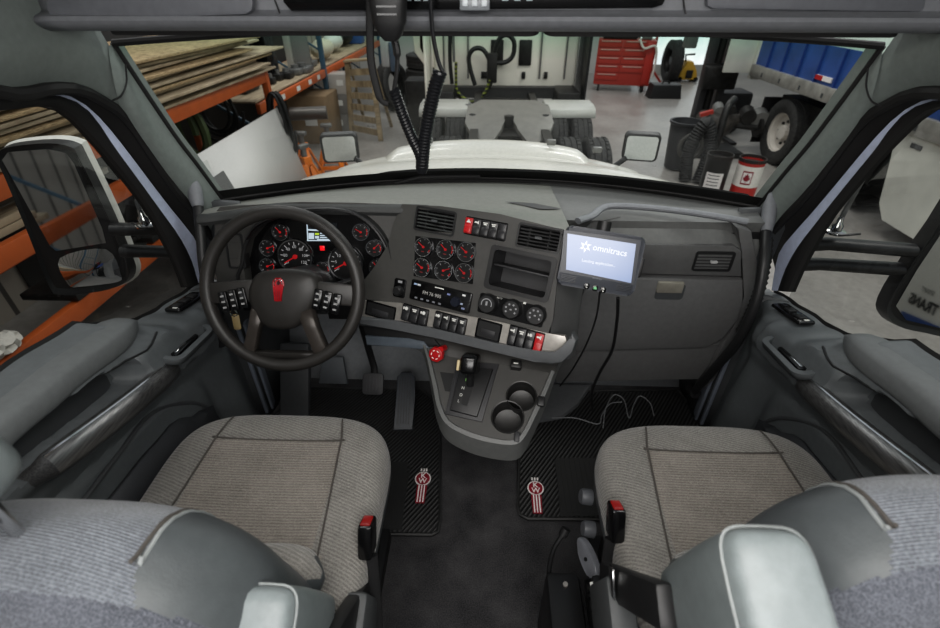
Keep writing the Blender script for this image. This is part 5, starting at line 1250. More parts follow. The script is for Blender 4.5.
for x in (-.14, .42):
    b = MB(); b.lathe([(0, .05), (.05, .05), (.07, .02), (.07, 0)], 16, Matrix.Translation((TX+x-.02, 8.58, SHOP+2.2)) @ TR(rx=R(90))); b.build('air_coupling', GREYM, TRK)
for x in (-.36, .66, -.3, .3):
    b = MB(); b.box((TX+x, 8.58, SHOP+1.30), (.06, .04, .10), bevel=.01); b.build('latch', DARKM, TRK)
def px_hose(pts, y, r, m, name='air_hose'):
    b = MB(); b.tube(spline([aty(a, c, y) for a, c in pts], 7), r, 8); return b.build(name, m, TRK)
HOSE = mat('black air hose', (18, 18, 18), .5)
def hosemat():
    t = NT('banded hose'); v = t.coord(); w_ = t.wave(v, 5, 0, 'Z'); t.link(t.ramp(w_, [(.45, (20, 20, 20)), (.55, (128, 140, 44))], 'CONSTANT'), t.b.inputs['Base Color']); return t.m
px_hose([(493, 68), (495, 50), (500, 38), (508, 35), (514, 42), (513, 55), (506, 62), (495, 63)], 8.4, .035, HOSE); px_hose([(475, 85), (470, 68), (469, 56), (474, 49), (482, 49), (488, 57), (492, 70), (491, 82), (484, 94), (474, 101), (462, 99), (456, 88)], 8.35, .034, HOSE)
px_hose([(456, 62), (456, 76), (457, 90), (464, 98), (474, 101), (484, 94), (490, 80)], 8.3, .022, hosemat(), 'banded_air_hose')
px_hose([(450, 30), (450, 60), (452, 84)], 8.42, .03, HOSE); px_hose([(453, 30), (454, 62)], 8.42, .022, GREYM, 'grab_bar')
b = MB(); c = aty(492, 68, 8.35); b.box(c, (.16, .12, .42), bevel=.02); b.build('hose_holder', DARKM, TRK)
# second white vehicle just behind it to the left
t = thing('parked_vehicle', 'white vehicle side with a dark door window standing left of the white truck', 'vehicle', aty(420, 95, 9.8))
q = [aty(x, y, 9.8) for x, y in ((408, -5), (436, -5), (440, 70), (434, 66), (424, 64), (415, 52))]
b = MB(); b.prism([(p.x, p.z) for p in q], -.25, .05, Matrix(((1, 0, 0, 0), (0, 0, -1, 9.8), (0, 1, 0, 0), (0, 0, 0, 1))), bevel=.02); b.build('body_side', CREAM, t)
q = [aty(x, y, 9.7) for x, y in ((419, 25), (431, 25), (431, 55), (423, 54), (420, 48))]
b = MB(); b.prism([(p.x, p.z) for p in q], -.02, .03, Matrix(((1, 0, 0, 0), (0, 0, -1, 9.75), (0, 1, 0, 0), (0, 0, 0, 1))), bevel=.01); b.build('door_window', GLOSSB, t)
c = aty(424, 75, 9.8); b = MB(); b.box((c.x, 9.9, SHOP+.55), (.7, .5, 1.0), bevel=.04); b.build('lower_body', DARKM, t)
# ---------------- pallet racking down the left side
RX = -2.8
hA, hB, hC = 1.5-.97, 1.5-1.31, 1.5-1.86
rk = thing('pallet_rack', 'long orange and blue pallet rack along the left side carrying plywood and planks', 'rack', (RX-.6, 4, SHOP))
def beam_set(par, y0, y1, z, x0=RX, dp=1.1):
    for x in (x0, x0-dp):
        b = MB(); b.box((x, (y0+y1)/2, z), (.06, y1-y0, .13), bevel=.008); b.build('shelf_beam', ORANGE, par)
def upright(par, y, z1, x0=RX, dp=1.1, braces=True, z0=SHOP, m=None):
    for x in (x0-.01, x0-dp):
        b = MB(); b.box((x, y, (z0+z1)/2), (.08, .09, z1-z0), bevel=.008); b.build('upright', m or BLUE_R, par)
    if braces:
        n = int((z1-z0)/.7); b = MB()
        for k in range(n): b.beam((x0-.02, y, z0+.7*k+.1), (x0-dp+.02, y, z0+.7*k+.75), .03, .03)
        b.build('brace', BLUE_R, par)
for y0, y1 in ((-2.4, 1.85), (1.95, 6.45)): beam_set(rk, y0, min(y1, 3.8), hB); beam_set(rk, y0, min(y1, 3.8), hC)
beam_set(rk, 1.95, 6.45, hA)
for y in (-2.45, 1.9, 6.5): upright(rk, y, 2.4 if y < 6 else hA+.06, m=BLUE_R if y < 6 else ORANGE)
# plywood stack on the top level
random.seed(11)
for k in range(11):
    x0 = RX+.03+random.uniform(-.05, .06); yy = 2.2+random.uniform(-.25, .35); L = 4.3+random.uniform(-.35, .05); z = hA+.09+.037*k
    b = MB(); b.box((RX-.52+random.uniform(-.06, .06), yy+L/2, z), (1.20, L, .022), bevel=.003, rot=(R(random.uniform(-.2, .2)), R(random.uniform(-.5, .5)), R(random.uniform(-2.2, 2.2))))
    o = b.build('plywood_sheet', PLYE if k % 3 == 1 else PLY); tag(o, 'tan plywood sheet in the loose stack on the top rack level' if 0 < k < 10 else ('warped topmost plywood sheet of the stack on the rack' if k == 10 else 'bottom plywood sheet of the stack resting on the upper orange beam'), 'plywood sheet', 'plywood sheets stacked on the rack')
# grey planks on the middle level (seen through the driver window)
for k in range(14):
    row, lay = k % 7, k//7; L = 4.6+random.uniform(-.3, .3)
    b = MB(); b.box((RX-.14-.148*row, 1.15+random.uniform(-.1, .1), hB+.085+.05*lay), (.145, L, .045), bevel=.004, rot=(0, 0, R(random.uniform(-.4, .4))))
    o = b.build('timber_plank', PLANK if row else PLY)
    tag(o, 'weathered grey timber plank lying on the middle rack level' if row else ('paler front timber plank lying on the rack beam outside the driver window' if lay == 0 else 'paler front timber plank on the upper layer outside the driver window'), 'plank', 'timber planks on the rack')
# things on the low rack level
for k, (y, w_, h_) in enumerate(((2.75, .3, .06), (3.2, .4, .08), (3.65, .35, .1))):
    t = thing('scrap_bundle', ('dark steel offcut on the low rack beam below the driver mirror', 'dark steel channel lying on the low rack beam behind the mirror arms', 'long dark steel section on the low rack beam ahead of the driver window')[k], 'steel offcut', (RX-.2, y, hC+.07))
    b = MB(); b.box((RX-.15, y, hC+.10), (.4, w_, .05), bevel=.01); b.box((RX-.08, y, hC+.14), (.08, w_*1.2, h_*.5), bevel=.01); b.build('section', DARKM, t)
# white sheet leaning on the rack
b = MB(); q = [V((RX+.08, 3.9, hB-.02)), V((RX+.08, 6.42, hB-.02)), V((RX+.36, 6.42, SHOP+.03)), V((RX+.36, 3.9, SHOP+.03))]
b.grid([[q[0], q[1]], [q[3], q[2]]]); tag(b.build('plastic_sheet', mat('white plastic sheet', (206, 204, 200), .4, namt=.02), solid=.02), 'large white sheet leaning against the rack below the plywood', 'panel')
b = MB(); c = atx(220, 190, RX+.34); b.prism(rrect(.30, .22, .01, 3), 0, .012, Matrix.Translation((RX+.40, c.y, c.z)) @ TR(ry=R(72), rz=0)); tag(b.build('grey_grille', corrug('grey grille', (60, 60, 60), (120, 120, 118), 30)), 'small grey grille piece lying against the foot of the white sheet', 'grille')
b = MB(); b.prism(rrect(.09, .14, .01, 3), 0, .008, Matrix.Translation(atx(203, 167, RX+.14)) @ TR(ry=R(80), rx=R(20))); tag(b.build('paper_tag', INK), 'white paper tag at the upper left corner of the white sheet', 'paper tag')
def coil_hose(name, lab, cpt, r, n, m, rr=.02, sx=.5):
    t = thing(name, lab, 'hose', cpt); b = MB(); pts = []
    rl = [random.uniform(.72, 1.0) for _ in range(n+2)]; ox = [random.uniform(-.3, .3) for _ in range(n+2)]
    for k in range(n*24+1):
        a = 2*PI*k/24; i = int(k/24); fr_ = k/24-i; q_ = rl[i]+(rl[i+1]-rl[i])*fr_; o_ = ox[i]+(ox[i+1]-ox[i])*fr_
        pts.append(V(cpt)+V((r*sx*(q_*math.cos(a)+o_), .02*(k/24), r*(q_*math.sin(a)+(1-q_)))))
    b.tube(pts, rr, 6); b.build('loops', m, t); return t
coil_hose('hose_coil', 'black hose coil hanging from the end of the plywood shelf', aty(281, 135, 6.35), .50, 6, HOSE, .016, .26)
coil_hose('hose_coil', 'dark hose bundle hanging under the plywood shelf above the white sheet', atx(217, 118, RX-.5), .34, 5, HOSE, .018, .8)
coil_hose('green_hose', 'dull green hose hanging in the shade under the plywood shelf', atx(188, 138, RX-.4), .34, 3, mat('dull green hose', (72, 84, 50), .6), .04, .5)
b = MB(); b.box((RX-1.52, 8.2, .55), (.02, 9.0, 3.1)); tag(b.build('tarpaulin', mat('dark shade sheet', (44, 42, 40), .8)), 'dark sheet added as shade over the wall behind the plywood rack', 'shade sheet')  # not a real cover: dark sheet added to stand for shade behind the plywood
# far bay of the rack
r2 = thing('pallet_rack', 'farther pallet rack bay with an orange beam loaded with parts beyond the plywood', 'rack', (-3.6, 10, SHOP))
X2 = -3.1; z2 = 1.5-1.42
beam_set(r2, 6.75, 9.85, z2, X2); beam_set(r2, 9.95, 15.2, z2, X2); upright(r2, 9.9, 2.6, X2); upright(r2, 15.3, 2.6, X2)
b = MB(); b.box((X2-.55, 11, z2+.075), (1.0, 8.4, .02)); b.build('shelf_deck', PLY, r2)
b = MB()
for y in (7.6, 8.3, 8.9, 9.4): b.box((X2+.032, y, z2), (.004, .16, .07))
b.build('beam_label', INK, r2)
def shelf_pt(px, py): return atz(px, py, z2+.09)
for k, (px, py, lab, w_, d_, h_, m) in enumerate(((262, 66, 'black machine housing standing at the near end of the far shelf', .55, .5, .75, DARKM), (285, 55, 'black speaker like box on the far shelf behind the grey grille', .42, .4, .95, GLOSSB))):
    c = shelf_pt(px, py); c.x = min(c.x, X2-.35); c.x = X2-.62; c.y = (7.0, 8.1)[k]; t = thing('machine_housing', lab, 'machine', c); b = MB(); b.box(c+V((0, .5, h_/2-.0)), (w_, d_, h_), bevel=.03); b.build('case', m, t); b = MB(); b.lathe([(.10, .0), (.13, .03), (.13, 0)], 18, Matrix.Translation(c+V((0, .5-d_/2-.01, h_*.7))) @ TR(rx=R(90))); b.build('dial_ring', GREYM, t)
c = shelf_pt(298, 70)+V((0, 0, .012)); c.x = min(c.x, X2-.3); t = thing('radiator_grille', 'grey mesh grille standing upright on the far shelf', 'grille', c); b = MB(); b.box(c+V((0, .3, .42)), (.34, .06, .84), bevel=.01); b.build('mesh', corrug('mesh grey', (70, 70, 70), (140, 140, 138), 20, 'DIAGONAL'), t); b = MB(); b.box(c+V((-.2, .25, .42)), (.12, .07, .9), bevel=.01); b.build('edge_strip', mat('pale strip', (180, 178, 172), .5), t)
for k, (px, py, sx) in enumerate(((272, 84, .12), (279, 80, .14), (287, 78, .2), (296, 74, .26), (303, 72, .3), (310, 66, .24))):
    c = shelf_pt(px, py); c.x = min(c.x, X2-.1); t = thing('machine_part', ('small dark bracket at the near end of the far shelf', 'round cast fitting beside the bracket on the far shelf', 'stack of dark plates on the far shelf front', 'grey machined block in the middle of the far shelf front', 'pale flat casting lying before the grey mesh grille', 'flat steel bar piece next to the blue upright')[k], 'machine part', c)
    b = MB(); b.box(c+V((0, 0, .05)), (sx, sx*1.2, .09), bevel=.015); b.build('body', DARKM if k < 3 else GREYM, t); b = MB(); b.cyl(c+V((0, 0, .09)), c+V((0, 0, .15)), sx*.25, 12); b.build('boss', GREYM, t)
for k, (px, py, m, lab) in enumerate(((324, 60, mat('sack cream', (196, 188, 170), .8), 'pale bag lying on the far shelf right of the blue upright'), (334, 52, mat('sack white', (215, 212, 206), .7), 'white wrapped roll on the far shelf'), (345, 46, DARKM, 'dark rolled tarpaulin at the far end of the shelf'))):
    c = shelf_pt(px, py); c.x = min(c.x, X2-.3); b = MB(); rows = []
    for i in range(9):
        e = -1+2*i/8; kk = max(.05, 1-abs(e)**3)**.5; rows.append([c+V((.20*kk*math.cos(2*PI*j/14), .42*e, .21+.17*kk*math.sin(2*PI*j/14)*(1+.1*math.sin(i*2)))) for j in range(14)])
    vs = b.grid(rows, closed_u=True); b.cap(vs[0][::-1]); b.cap(vs[-1]); tag(b.build('wrapped_bundle', m), lab, 'bundle')
# boxes under the far shelf
for k, (px, py, w_, h_, m, lab) in enumerate(((311, 128, .75, .85, CARD, 'large brown cardboard box standing under the far shelf'), (340, 126, .42, .38, mat('clear wrap grey', (120, 118, 114), .3), 'wrapped grey carton at the bottom under the far shelf'), (341, 112, .40, .36, mat('clear wrap grey', (150, 148, 142), .3), 'wrapped grey carton in the middle of the pile under the far shelf'), (342, 98, .42, .36, mat('clear wrap pale', (176, 172, 166), .3), 'paler wrapped carton on top of the pile under the far shelf'))):
    c = aty(px, py, 9.2 if k == 0 else 9.5); c.x -= .16*(k > 0); c.y += .45*(k > 0); zz = (SHOP+h_/2, SHOP+.19, SHOP+.56, SHOP+.92)[k]; t = thing('carton', lab, 'box', (c.x, c.y, zz-h_/2)); b = MB(); b.box((c.x, c.y+w_/2, zz), (w_, w_, h_), bevel=.015); b.build('box', m, t); b = MB(); b.box((c.x+.03, c.y-.004, zz+.03), (w_*.3, .004, h_*.28)); b.build('paper_label', INK, t)
# stepladder
t = thing('step_ladder', 'tan wooden stepladder standing beside the far rack', 'ladder', atz(365, 137, SHOP))
LAD = wood('ladder wood', (120, 104, 80), (172, 154, 122))
a0, a1, b0, b1 = atz(352, 134, SHOP), atz(381, 141, SHOP), aty(347, 63, 9.95), aty(371, 61, 9.95)
for p, q in ((a0, b0), (a1, b1)):
    b = MB(); b.beam(p, q, .05, .09, up=(1, 0, 0)); b.build('side_rail', LAD, t)
for k in range(6):
    f = .1+.155*k; b = MB(); b.beam(a0.lerp(b0, f), a1.lerp(b1, f), .03, .11); b.build('step', LAD, t)
b = MB(); b.beam(b0+V((-.05, .06, .03)), b1+V((.05, .06, .03)), .26, .03); b.build('top_cap', LAD, t)
for p, q in ((b0, a0), (b1, a1)):
    b = MB(); b.beam(p+V((.0, .1, 0)), q+V((.02, 1.1, 0)), .035, .06, up=(1, 0, 0)); b.build('back_leg', LAD, t)
# jack stands
JS = thing('jack_stand', 'orange jack stand with its black saddle raised, left one beside the white sheet', 'jack stand', (0, 0, 0))
b = MB()
for sx, sy in ((-1, -1), (1, -1), (1, 1), (-1, 1)): b.beam((sx*.17, sy*.17, 0), (sx*.05, sy*.05, .40), .07, .02, up=(sx, sy, 0))
b.build('legs', JACKO, JS)
b = MB(); b.box((0, 0, .42), (.12, .12, .12), bevel=.012); b.build('collar', JACKO, JS)
b = MB()
for a, c in (((-.15, -.15), (.15, -.15)), ((.15, -.15), (.15, .15)), ((.15, .15), (-.15, .15)), ((-.15, .15), (-.15, -.15))): b.beam((*a, .06), (*c, .06), .02, .05)
b.build('foot_rail', JACKO, JS)
b = MB(); b.cyl((0, 0, .42), (0, 0, .58), .035, 12); b.box((0, 0, .60), (.15, .09, .05), bevel=.015); b.build('ratchet_post', GREYM, JS)
p = atz(302, 181, SHOP)+V((.08, .1, 0)); JS.location = p; JS.scale = (1.15, 1.15, 1.15)
dup(JS, atz(325, 175, SHOP)+V((.05, .3, 0)), R(10), 'orange jack stand, the right one nearest the hood mirror')
dup(JS, atz(314, 192, SHOP)+V((.0, -.1, 0)), R(60), 'orange jack stand lowest in view, partly hidden by the hood')
b = MB(); c = atz(311, 172, SHOP); b.cyl(c+V((-.25, .25, .835)), c+V((.30, .38, .835)), .10, 16); tag(b.build('steel_cylinder', mat('worn cylinder grey', (96, 92, 88), .35, .5)), 'grey steel cylinder lying across the tops of the orange jack stands', 'cylinder')
# upright tyres at the back left of the white truck
for k in range(4):
    t = thing('stacked_tyre', ('bottom tyre of the stack left of the white truck', 'second tyre up in the stack left of the white truck', 'third tyre up in the stack left of the white truck', 'topmost tyre of the stack left of the white truck')[k], 'tyre', (-1.35, 12.4, SHOP+.30*k), 'tyres stacked beyond the white truck'); wheel(t, (-1.35+.05*math.sin(k*2), 12.4, SHOP+.15+.30*k), .55, .29, 'Z', None)
t = thing('leaning_tyre', 'large dark tyre leaning in the aisle behind the ladder', 'tyre', atz(392, 112, SHOP)); c = atz(392, 112, SHOP); wheel(t, c+V((0, .3, .52)), .52, .29, 'X', None); t.rotation_euler = (0, R(-12), R(-25))
for k, (x, y) in enumerate(((385, 52), (394, 57))):
    c = aty(x, y, 11); t = thing('rag_roll', ('white towel hanging by the far end of the rack', 'grey overall hanging beside the white towel')[k], 'towel', c); b = MB(); b.box(c, (.18, .1, .55), bevel=.04); b.build('cloth', mat('hung cloth %d' % k, (190, 190, 190) if k == 0 else (96, 110, 128), .8), t)
c = aty(372, 45, 12.5); c.z = z2+.26; c.x = X2-.5; c.y = 14.2; t = thing('blue_bin', 'blue plastic bin on the far end of the rack behind the ladder', 'bin', c); b = MB(); b.box(c, (.6, .4, .34), bevel=.03); b.build('tub', mat('bin blue', (60, 92, 150), .45), t); b = MB(); b.box(c+V((0, -.21, .12)), (.5, .02, .05)); b.build('lip', mat('bin blue', (60, 92, 150), .45), t)
# ---------------- right hand side of the workshop
# red tool chest
c0 = atz(622, 92, SHOP); t = thing('tool_chest', 'large red roller tool chest with many drawers at the back of the workshop', 'tool chest', c0)
RB = mat('tool chest red', (158, 52, 42), .4, namt=.05)
F2 = Matrix.Translation((c0.x, c0.y+.35, SHOP)) @ Matrix.Rotation(R(-12), 4, 'Z')
b = MB(); b.box((0, 0, .72), (1.5, .7, 1.1), F2, bevel=.02); b.build('cabinet', RB, t)
for r_ in range(5):
    for c_ in (-1, 1):
        if r_ == 4 and c_ == 1: continue
        b = MB(); b.box((c_*.32-.1, -.36, 1.18-.2*r_), (.60, .03, .17), F2, bevel=.008); dr_ = b.build('drawer', RB, t)
        b = MB(); b.box((c_*.32-.1, -.385, 1.24-.2*r_), (.5, .015, .025), F2); b.build('drawer_pull', mat('pull pale', (196, 160, 150), .3, .3), dr_)
b = MB(); b.box((.62, -.37, .72), (.2, .03, 1.0), F2, bevel=.01); b.build('side_locker', mat('locker red', (160, 44, 34), .4), t)
for x in (-.6, .6):
    for y in (-.25, .25):
        b = MB(); b.cyl(F2 @ V((x-.03, y, .08)), F2 @ V((x+.03, y, .08)), .08, 14); b.build('castor', RUBBER, t)
for k, (x, w_, h_, m, lab) in enumerate(((-.5, .3, .14, DARKM, 'dark toolbox on top of the red tool chest at its left end'), (-.05, .6, .22, mat('scanner black', (30, 29, 30), .5), 'black bag lying on top of the red tool chest'), (.5, .25, .12, GREYM, 'grey tool tray on the right end of the red tool chest'))):
    q = thing('tool_case', lab, 'tool case', F2 @ V((x, 0, 1.27))); b = MB(); b.box((x, -.05, 1.275+h_/2), (w_, .4, h_), F2, bevel=.03); b.build('case', m, q); b = MB(); b.tube([F2 @ V((x-.08, -.05, 1.27+h_)), F2 @ V((x-.06, -.05, 1.32+h_)), F2 @ V((x+.06, -.05, 1.32+h_)), F2 @ V((x+.08, -.05, 1.27+h_))], .012, 6); b.build('carry_handle', BLACK, q)
b = MB(); b.tube(spline([F2 @ V(p) for p in ((.30, -.42, 1.3), (.45, -.48, 1.1), (.72, -.45, 1.15), (.80, -.42, .8), (.78, -.42, .4))], 6), .03, 8); tag(b.build('white_hose', mat('white hose', (200, 190, 184), .5)), 'white hose draped over the front corner of the red tool chest', 'hose')
c = atz(648, 84, SHOP); t = thing('parts_stand', 'red tripod stand just right of the red tool chest', 'stand', c); b = MB(); b.cyl(c+V((0, 0, .3)), c+V((0, 0, 1.9)), .04, 10); b.build('mast', RB, t)
for a in (90, 210, 330):
    b = MB(); b.beam(c+V((0, 0, .45)), c+V((.4*math.cos(R(a)), .4*math.sin(R(a)), .02)), .05, .05); b.build('leg', RB, t)
# standing tyre, yellow jack, black block
c = atz(670, 82, SHOP); t = thing('upright_tyre', 'big dark truck tyre standing upright in front of the bright doorway', 'tyre', c); wheel(t, c+V((0, .2, .56)), .56, .34, 'X', DARKM, 1); t.rotation_euler = (0, 0, R(0))
c = atz(687, 82, SHOP); t = thing('floor_jack', 'small yellow and black floor machine beside the standing tyre', 'floor jack', c); YEL = mat('machine yellow', (190, 150, 46), .45)
b = MB(); b.prism([(-.3, 0), (.3, 0), (.22, .25), (.05, .5), (-.12, .5), (-.25, .2)], -.2, .2, Matrix.Translation(c+V((0, .2, .06))) @ TR(rx=R(90)), bevel=.02); b.build('body', YEL, t)
b = MB(); b.box(c+V((0, -.03, .22)), (.2, .03, .22), bevel=.02); b.tube([c+V((-.1, .2, .5)), c+V((-.15, .2, .72)), c+V((.12, .2, .74))], .03, 8); b.build('handle', DARKM, t)
for x in (-.24, .24):
    b = MB(); b.cyl(c+V((x, .0, .07)), c+V((x, .4, .07)), .07, 12); b.build('roller', RUBBER, t)
c = atz(665, 99, SHOP); t = thing('wheel_chock', 'low black rubber block lying alone on the concrete floor', 'block', c); b = MB(); b.prism([(-.42, 0), (.42, 0), (.36, .34), (-.36, .34)], -.22, .22, Matrix.Translation(c+V((0, .2, 0))) @ TR(rx=R(90)), bevel=.05); b.build('block', BLACK, t); b = MB(); b.tube([c+V((-.1, .2, .33)), c+V((-.06, .2, .40)), c+V((.06, .2, .40)), c+V((.1, .2, .33))], .02, 6); b.build('rope_handle', DARKM, t)
# column lift / forklift mast
c = atz(703, 134, SHOP); t = thing('lift_mast', 'tall dark grey forklift mast standing right of the bright doorway', 'lift', c)
for dx in (-.17, .17):
    b = MB(); b.box(c+V((dx, .2, 1.9)), (.12, .22, 3.7), bevel=.01); b.build('mast_rail', mat('mast grey', (62, 62, 64), .45, .3), t)
b = MB(); b.cyl(c+V((0, .2, .1)), c+V((0, .2, 3.3)), .07, 14); b.build('ram', DARKM, t)
for z in (.25, 1.2, 2.2, 3.2):
    b = MB(); b.box(c+V((0, .15, z)), (.5, .16, .16), bevel=.01); b.build('cross_brace', DARKM, t)
b = MB(); b.box(c+V((.0, -.05, 1.05)), (.62, .18, .4), bevel=.03); b.build('carriage', DARKM, t)
b = MB(); b.box(c+V((.55, .5, .45)), (.7, .6, .6), bevel=.08); b.build('counterweight', mat('machine dark', (44, 44, 45), .5), t)
for s in (-.2, .2):
    b = MB(); b.box(c+V((s, -.45, .06)), (.12, 1.0, .05), bevel=.01); b.build('fork', DARKM, t)
b = MB(); b.cyl(c+V((.4, -.05, .25)), c+V((.4, .2, .25)), .25, 18); b.build('front_wheel', TYRE, t)
q = aty(707, 45, c.y+.1); b = MB(); b.box(q+V((-.32, 0, .2)), (.22, .2, .5), bevel=.03); b.build('control_box', GREYM, t)
# gearbox carried in front of the mast
g = atz(722, 144, SHOP); g.y -= .6; g.x -= .42; zg = SHOP+.50; t = thing('gearbox', 'oily transmission with shafts and flanges hung in front of the dark mast', 'gearbox', (g.x, g.y, SHOP))
b = MB(); b.lathe([(0, .35), (.10, .34), (.12, .2), (.2, .1), (.24, -.1), (.28, -.22), (.3, -.3), (0, -.3)], 18, Matrix.Translation((g.x, g.y, zg)) @ TR(ry=R(80), rz=R(10))); b.build('housing', mat('oily alloy', (84, 80, 76), .35, .5, nscale=10, namt=.3), t)
b = MB(); b.cyl((g.x+.25, g.y, zg), (g.x+.75, g.y-.1, zg-.05), .06, 12); b.lathe([(0, .05), (.16, .05), (.16, 0), (0, 0)], 18, Matrix.Translation((g.x+.6, g.y-.08, zg-.03)) @ TR(ry=R(90))); b.build('output_shaft', DARKM, t)
for k, (dx, dz, r_) in enumerate(((-.12, .22, .09), (.08, .25, .07), (-.25, .05, .12), (.4, .14, .12), (.62, .08, .15))):
    b = MB(); b.cyl((g.x+dx, g.y-.12, zg+dz), (g.x+dx+.05, g.y+.12, zg+dz+.04), r_, 14); b.build('flange', DARKM if k % 2 else GREYM, t)
b = MB(); b.box((g.x-.05, g.y, (zg+SHOP-.25)/2), (.16, .16, zg-.25-SHOP), bevel=.02); b.box((g.x, g.y, SHOP+.05), (.8, .7, .1), bevel=.02); b.build('stand', DARKM, t)
b = MB(); b.beam((g.x-.45, g.y-.15, zg+.18), (g.x-.25, g.y-.15, zg+.24), .08, .06); b.build('red_handle', RB, t)
# dark waste bin with a cable, hose bundle
c = atz(676, 168, SHOP); t = thing('waste_bin', 'dark grey waste bin with a cable hung over it beside the hood mirror', 'bin', c)
b = MB(); b.lathe([(0, .03), (.20, .03), (.245, .70), (.265, .72), (.265, .75), (.235, .75), (.19, .08), (0, .08)], 24, Matrix.Translation(c)); b.build('tub', mat('bin dark grey', (50, 50, 52), .5), t)
coil_hose('cable_coil', 'grey cable coil draped on the dark waste bin', c+V((.03, -.27, .40)), .22, 4, mat('cable grey', (88, 86, 82), .5), .018, .9).rotation_euler = (0, 0, 0)
c = atz(697, 184, SHOP); t = thing('suction_hose', 'thick ribbed black hose standing folded between the waste bin and the drums', 'hose', c); P = spline([c+V((-.16, .1, .03)), c+V((-.2, .12, .5)), c+V((-.05, .12, .86)), c+V((.08, .08, .5)), c+V((.02, .02, .04))], 14); P = resample(P, 90)
b = MB(); b.tube(P, [.085+.012*(k % 2) for k in range(90)], 12); b.build('ribbed_hose', RUBBER, t)
P2 = spline([c+V((.08, .2, .08)), c+V((.2, .2, .5)), c+V((.26, .3, 1.0)), c+V((.42, .5, 1.12))], 10); b = MB(); b.tube(P2, .055, 10); b.build('outer_hose', DARKM, t)
# grease drums
def drum(c, body, lab, band=None):
    t = thing('grease_drum', lab, 'drum', c); r = .142; h = .87
    b = MB(); b.lathe([(0, .02), (r*.94, .02), (r*.94, 0), (r*.97, 0), (r*.985, h*.33), (r*1.0, h*.35), (r*.985, h*.37), (r, h*.94), (r*1.04, h*.955), (r*1.04, h), (r*.98, h), (r*.96, h*.93)], 36, Matrix.Translation(c)); b.build('drum_body', body, t)
    b = MB(); b.lathe([(r*.97, h*.94), (0, h*.94)], 30, Matrix.Translation(c)); b.lathe([(r*1.045, h*.96), (r*1.045, h*1.004), (r*.97, h*1.004), (r*.97, h*.96)], 30, Matrix.Translation(c)); b.build('lid', mat('drum lid dark', (44, 40, 38), .45, .2), t)
    dirv = (EYE-c); ang = math.atan2(dirv.y, dirv.x)
    if band:
        b = MB(); b.lathe([(r*1.006, h*.64), (r*1.006, h*.92)], 36, Matrix.Translation(c)); bd = b.build('white_band', mat('drum white band', (222, 218, 212), .45), t)
        def cyl_pt(u, v, k=1.012): a = ang+u/r; return c+V((math.cos(a)*r*k, math.sin(a)*r*k, v))
        for quad in (((-.065, h*.60), (-.065, h*.86), (-.045, h*.86), (-.045, h*.60)), ((.045, h*.60), (.045, h*.86), (.065, h*.86), (.065, h*.60))):
            pass
        def patch(poly, m, name, k):
            b = MB(); n = len(poly); vs = [b.bm.verts.new(cyl_pt(u, v, k)) for u, v in poly]; b.bm.faces.new(vs); return b.build(name, m, bd, smooth=False)
        sq_ = [(-.055, h*.62), (.055, h*.62), (.055, h*.84), (-.055, h*.84)]
        pts = []
        for i in range(4):
            (u0, v0), (u1, v1) = sq_[i], sq_[(i+1) % 4]; pts += [(u0+(u1-u0)*k/6, v0+(v1-v0)*k/6) for k in range(6)]
        b = MB(); b.grid([[cyl_pt(-.055+.11*i/8, h*(.68+.18*j/2), 1.012) for i in range(9)] for j in range(3)]); b.build('red_square', LOGR, bd)
        b = MB(); b.grid([[cyl_pt(-.045+.09*i/8, h*(.70+.14*j/2), 1.016) for i in range(9)] for j in range(3)]); b.build('white_square', LOGW, bd)
        m0 = h*.77; leaf = [(0, .058), (.012, .030), (.026, .036), (.022, .008), (.040, .014), (.036, -.006), (.044, -.012), (.020, -.032), (.024, -.042), (.003, -.038), (.003, -.058), (-.003, -.058), (-.003, -.038), (-.024, -.042), (-.020, -.032), (-.044, -.012), (-.036, -.006), (-.040, .014), (-.022, .008), (-.026, .036), (-.012, .030)]
        patch([(u*.9, m0+v*.95) for u, v in leaf], LOGR, 'maple_leaf', 1.024)
    else:
        def cyl_pt(u, v, k=1.012): a = ang+u/r; return c+V((math.cos(a)*r*k, math.sin(a)*r*k, v))
        b = MB(); b.grid([[cyl_pt(-.10+.20*i/8, h*(.52+.26*j/2)) for i in range(9)] for j in range(3)]); lb = b.build('paper_label', LOGW, t)
        for j in range(5):
            b = MB(); b.grid([[cyl_pt(-.07+.13*i/6, h*(.56+.045*j+.012*q_), 1.016) for i in range(7)] for q_ in (0, 1)]); b.build('label_line', GREY_D, lb)
    return t
drum(atz(704, 226, SHOP)+V((0, .12, 0)), mat('drum black', (34, 33, 33), .4), 'black grease drum with a white paper label, left of the red drum')
drum(atz(734, 231, SHOP)+V((0, .12, 0)), mat('drum red', (178, 44, 38), .4), 'red and white drum with a red maple leaf emblem', True)
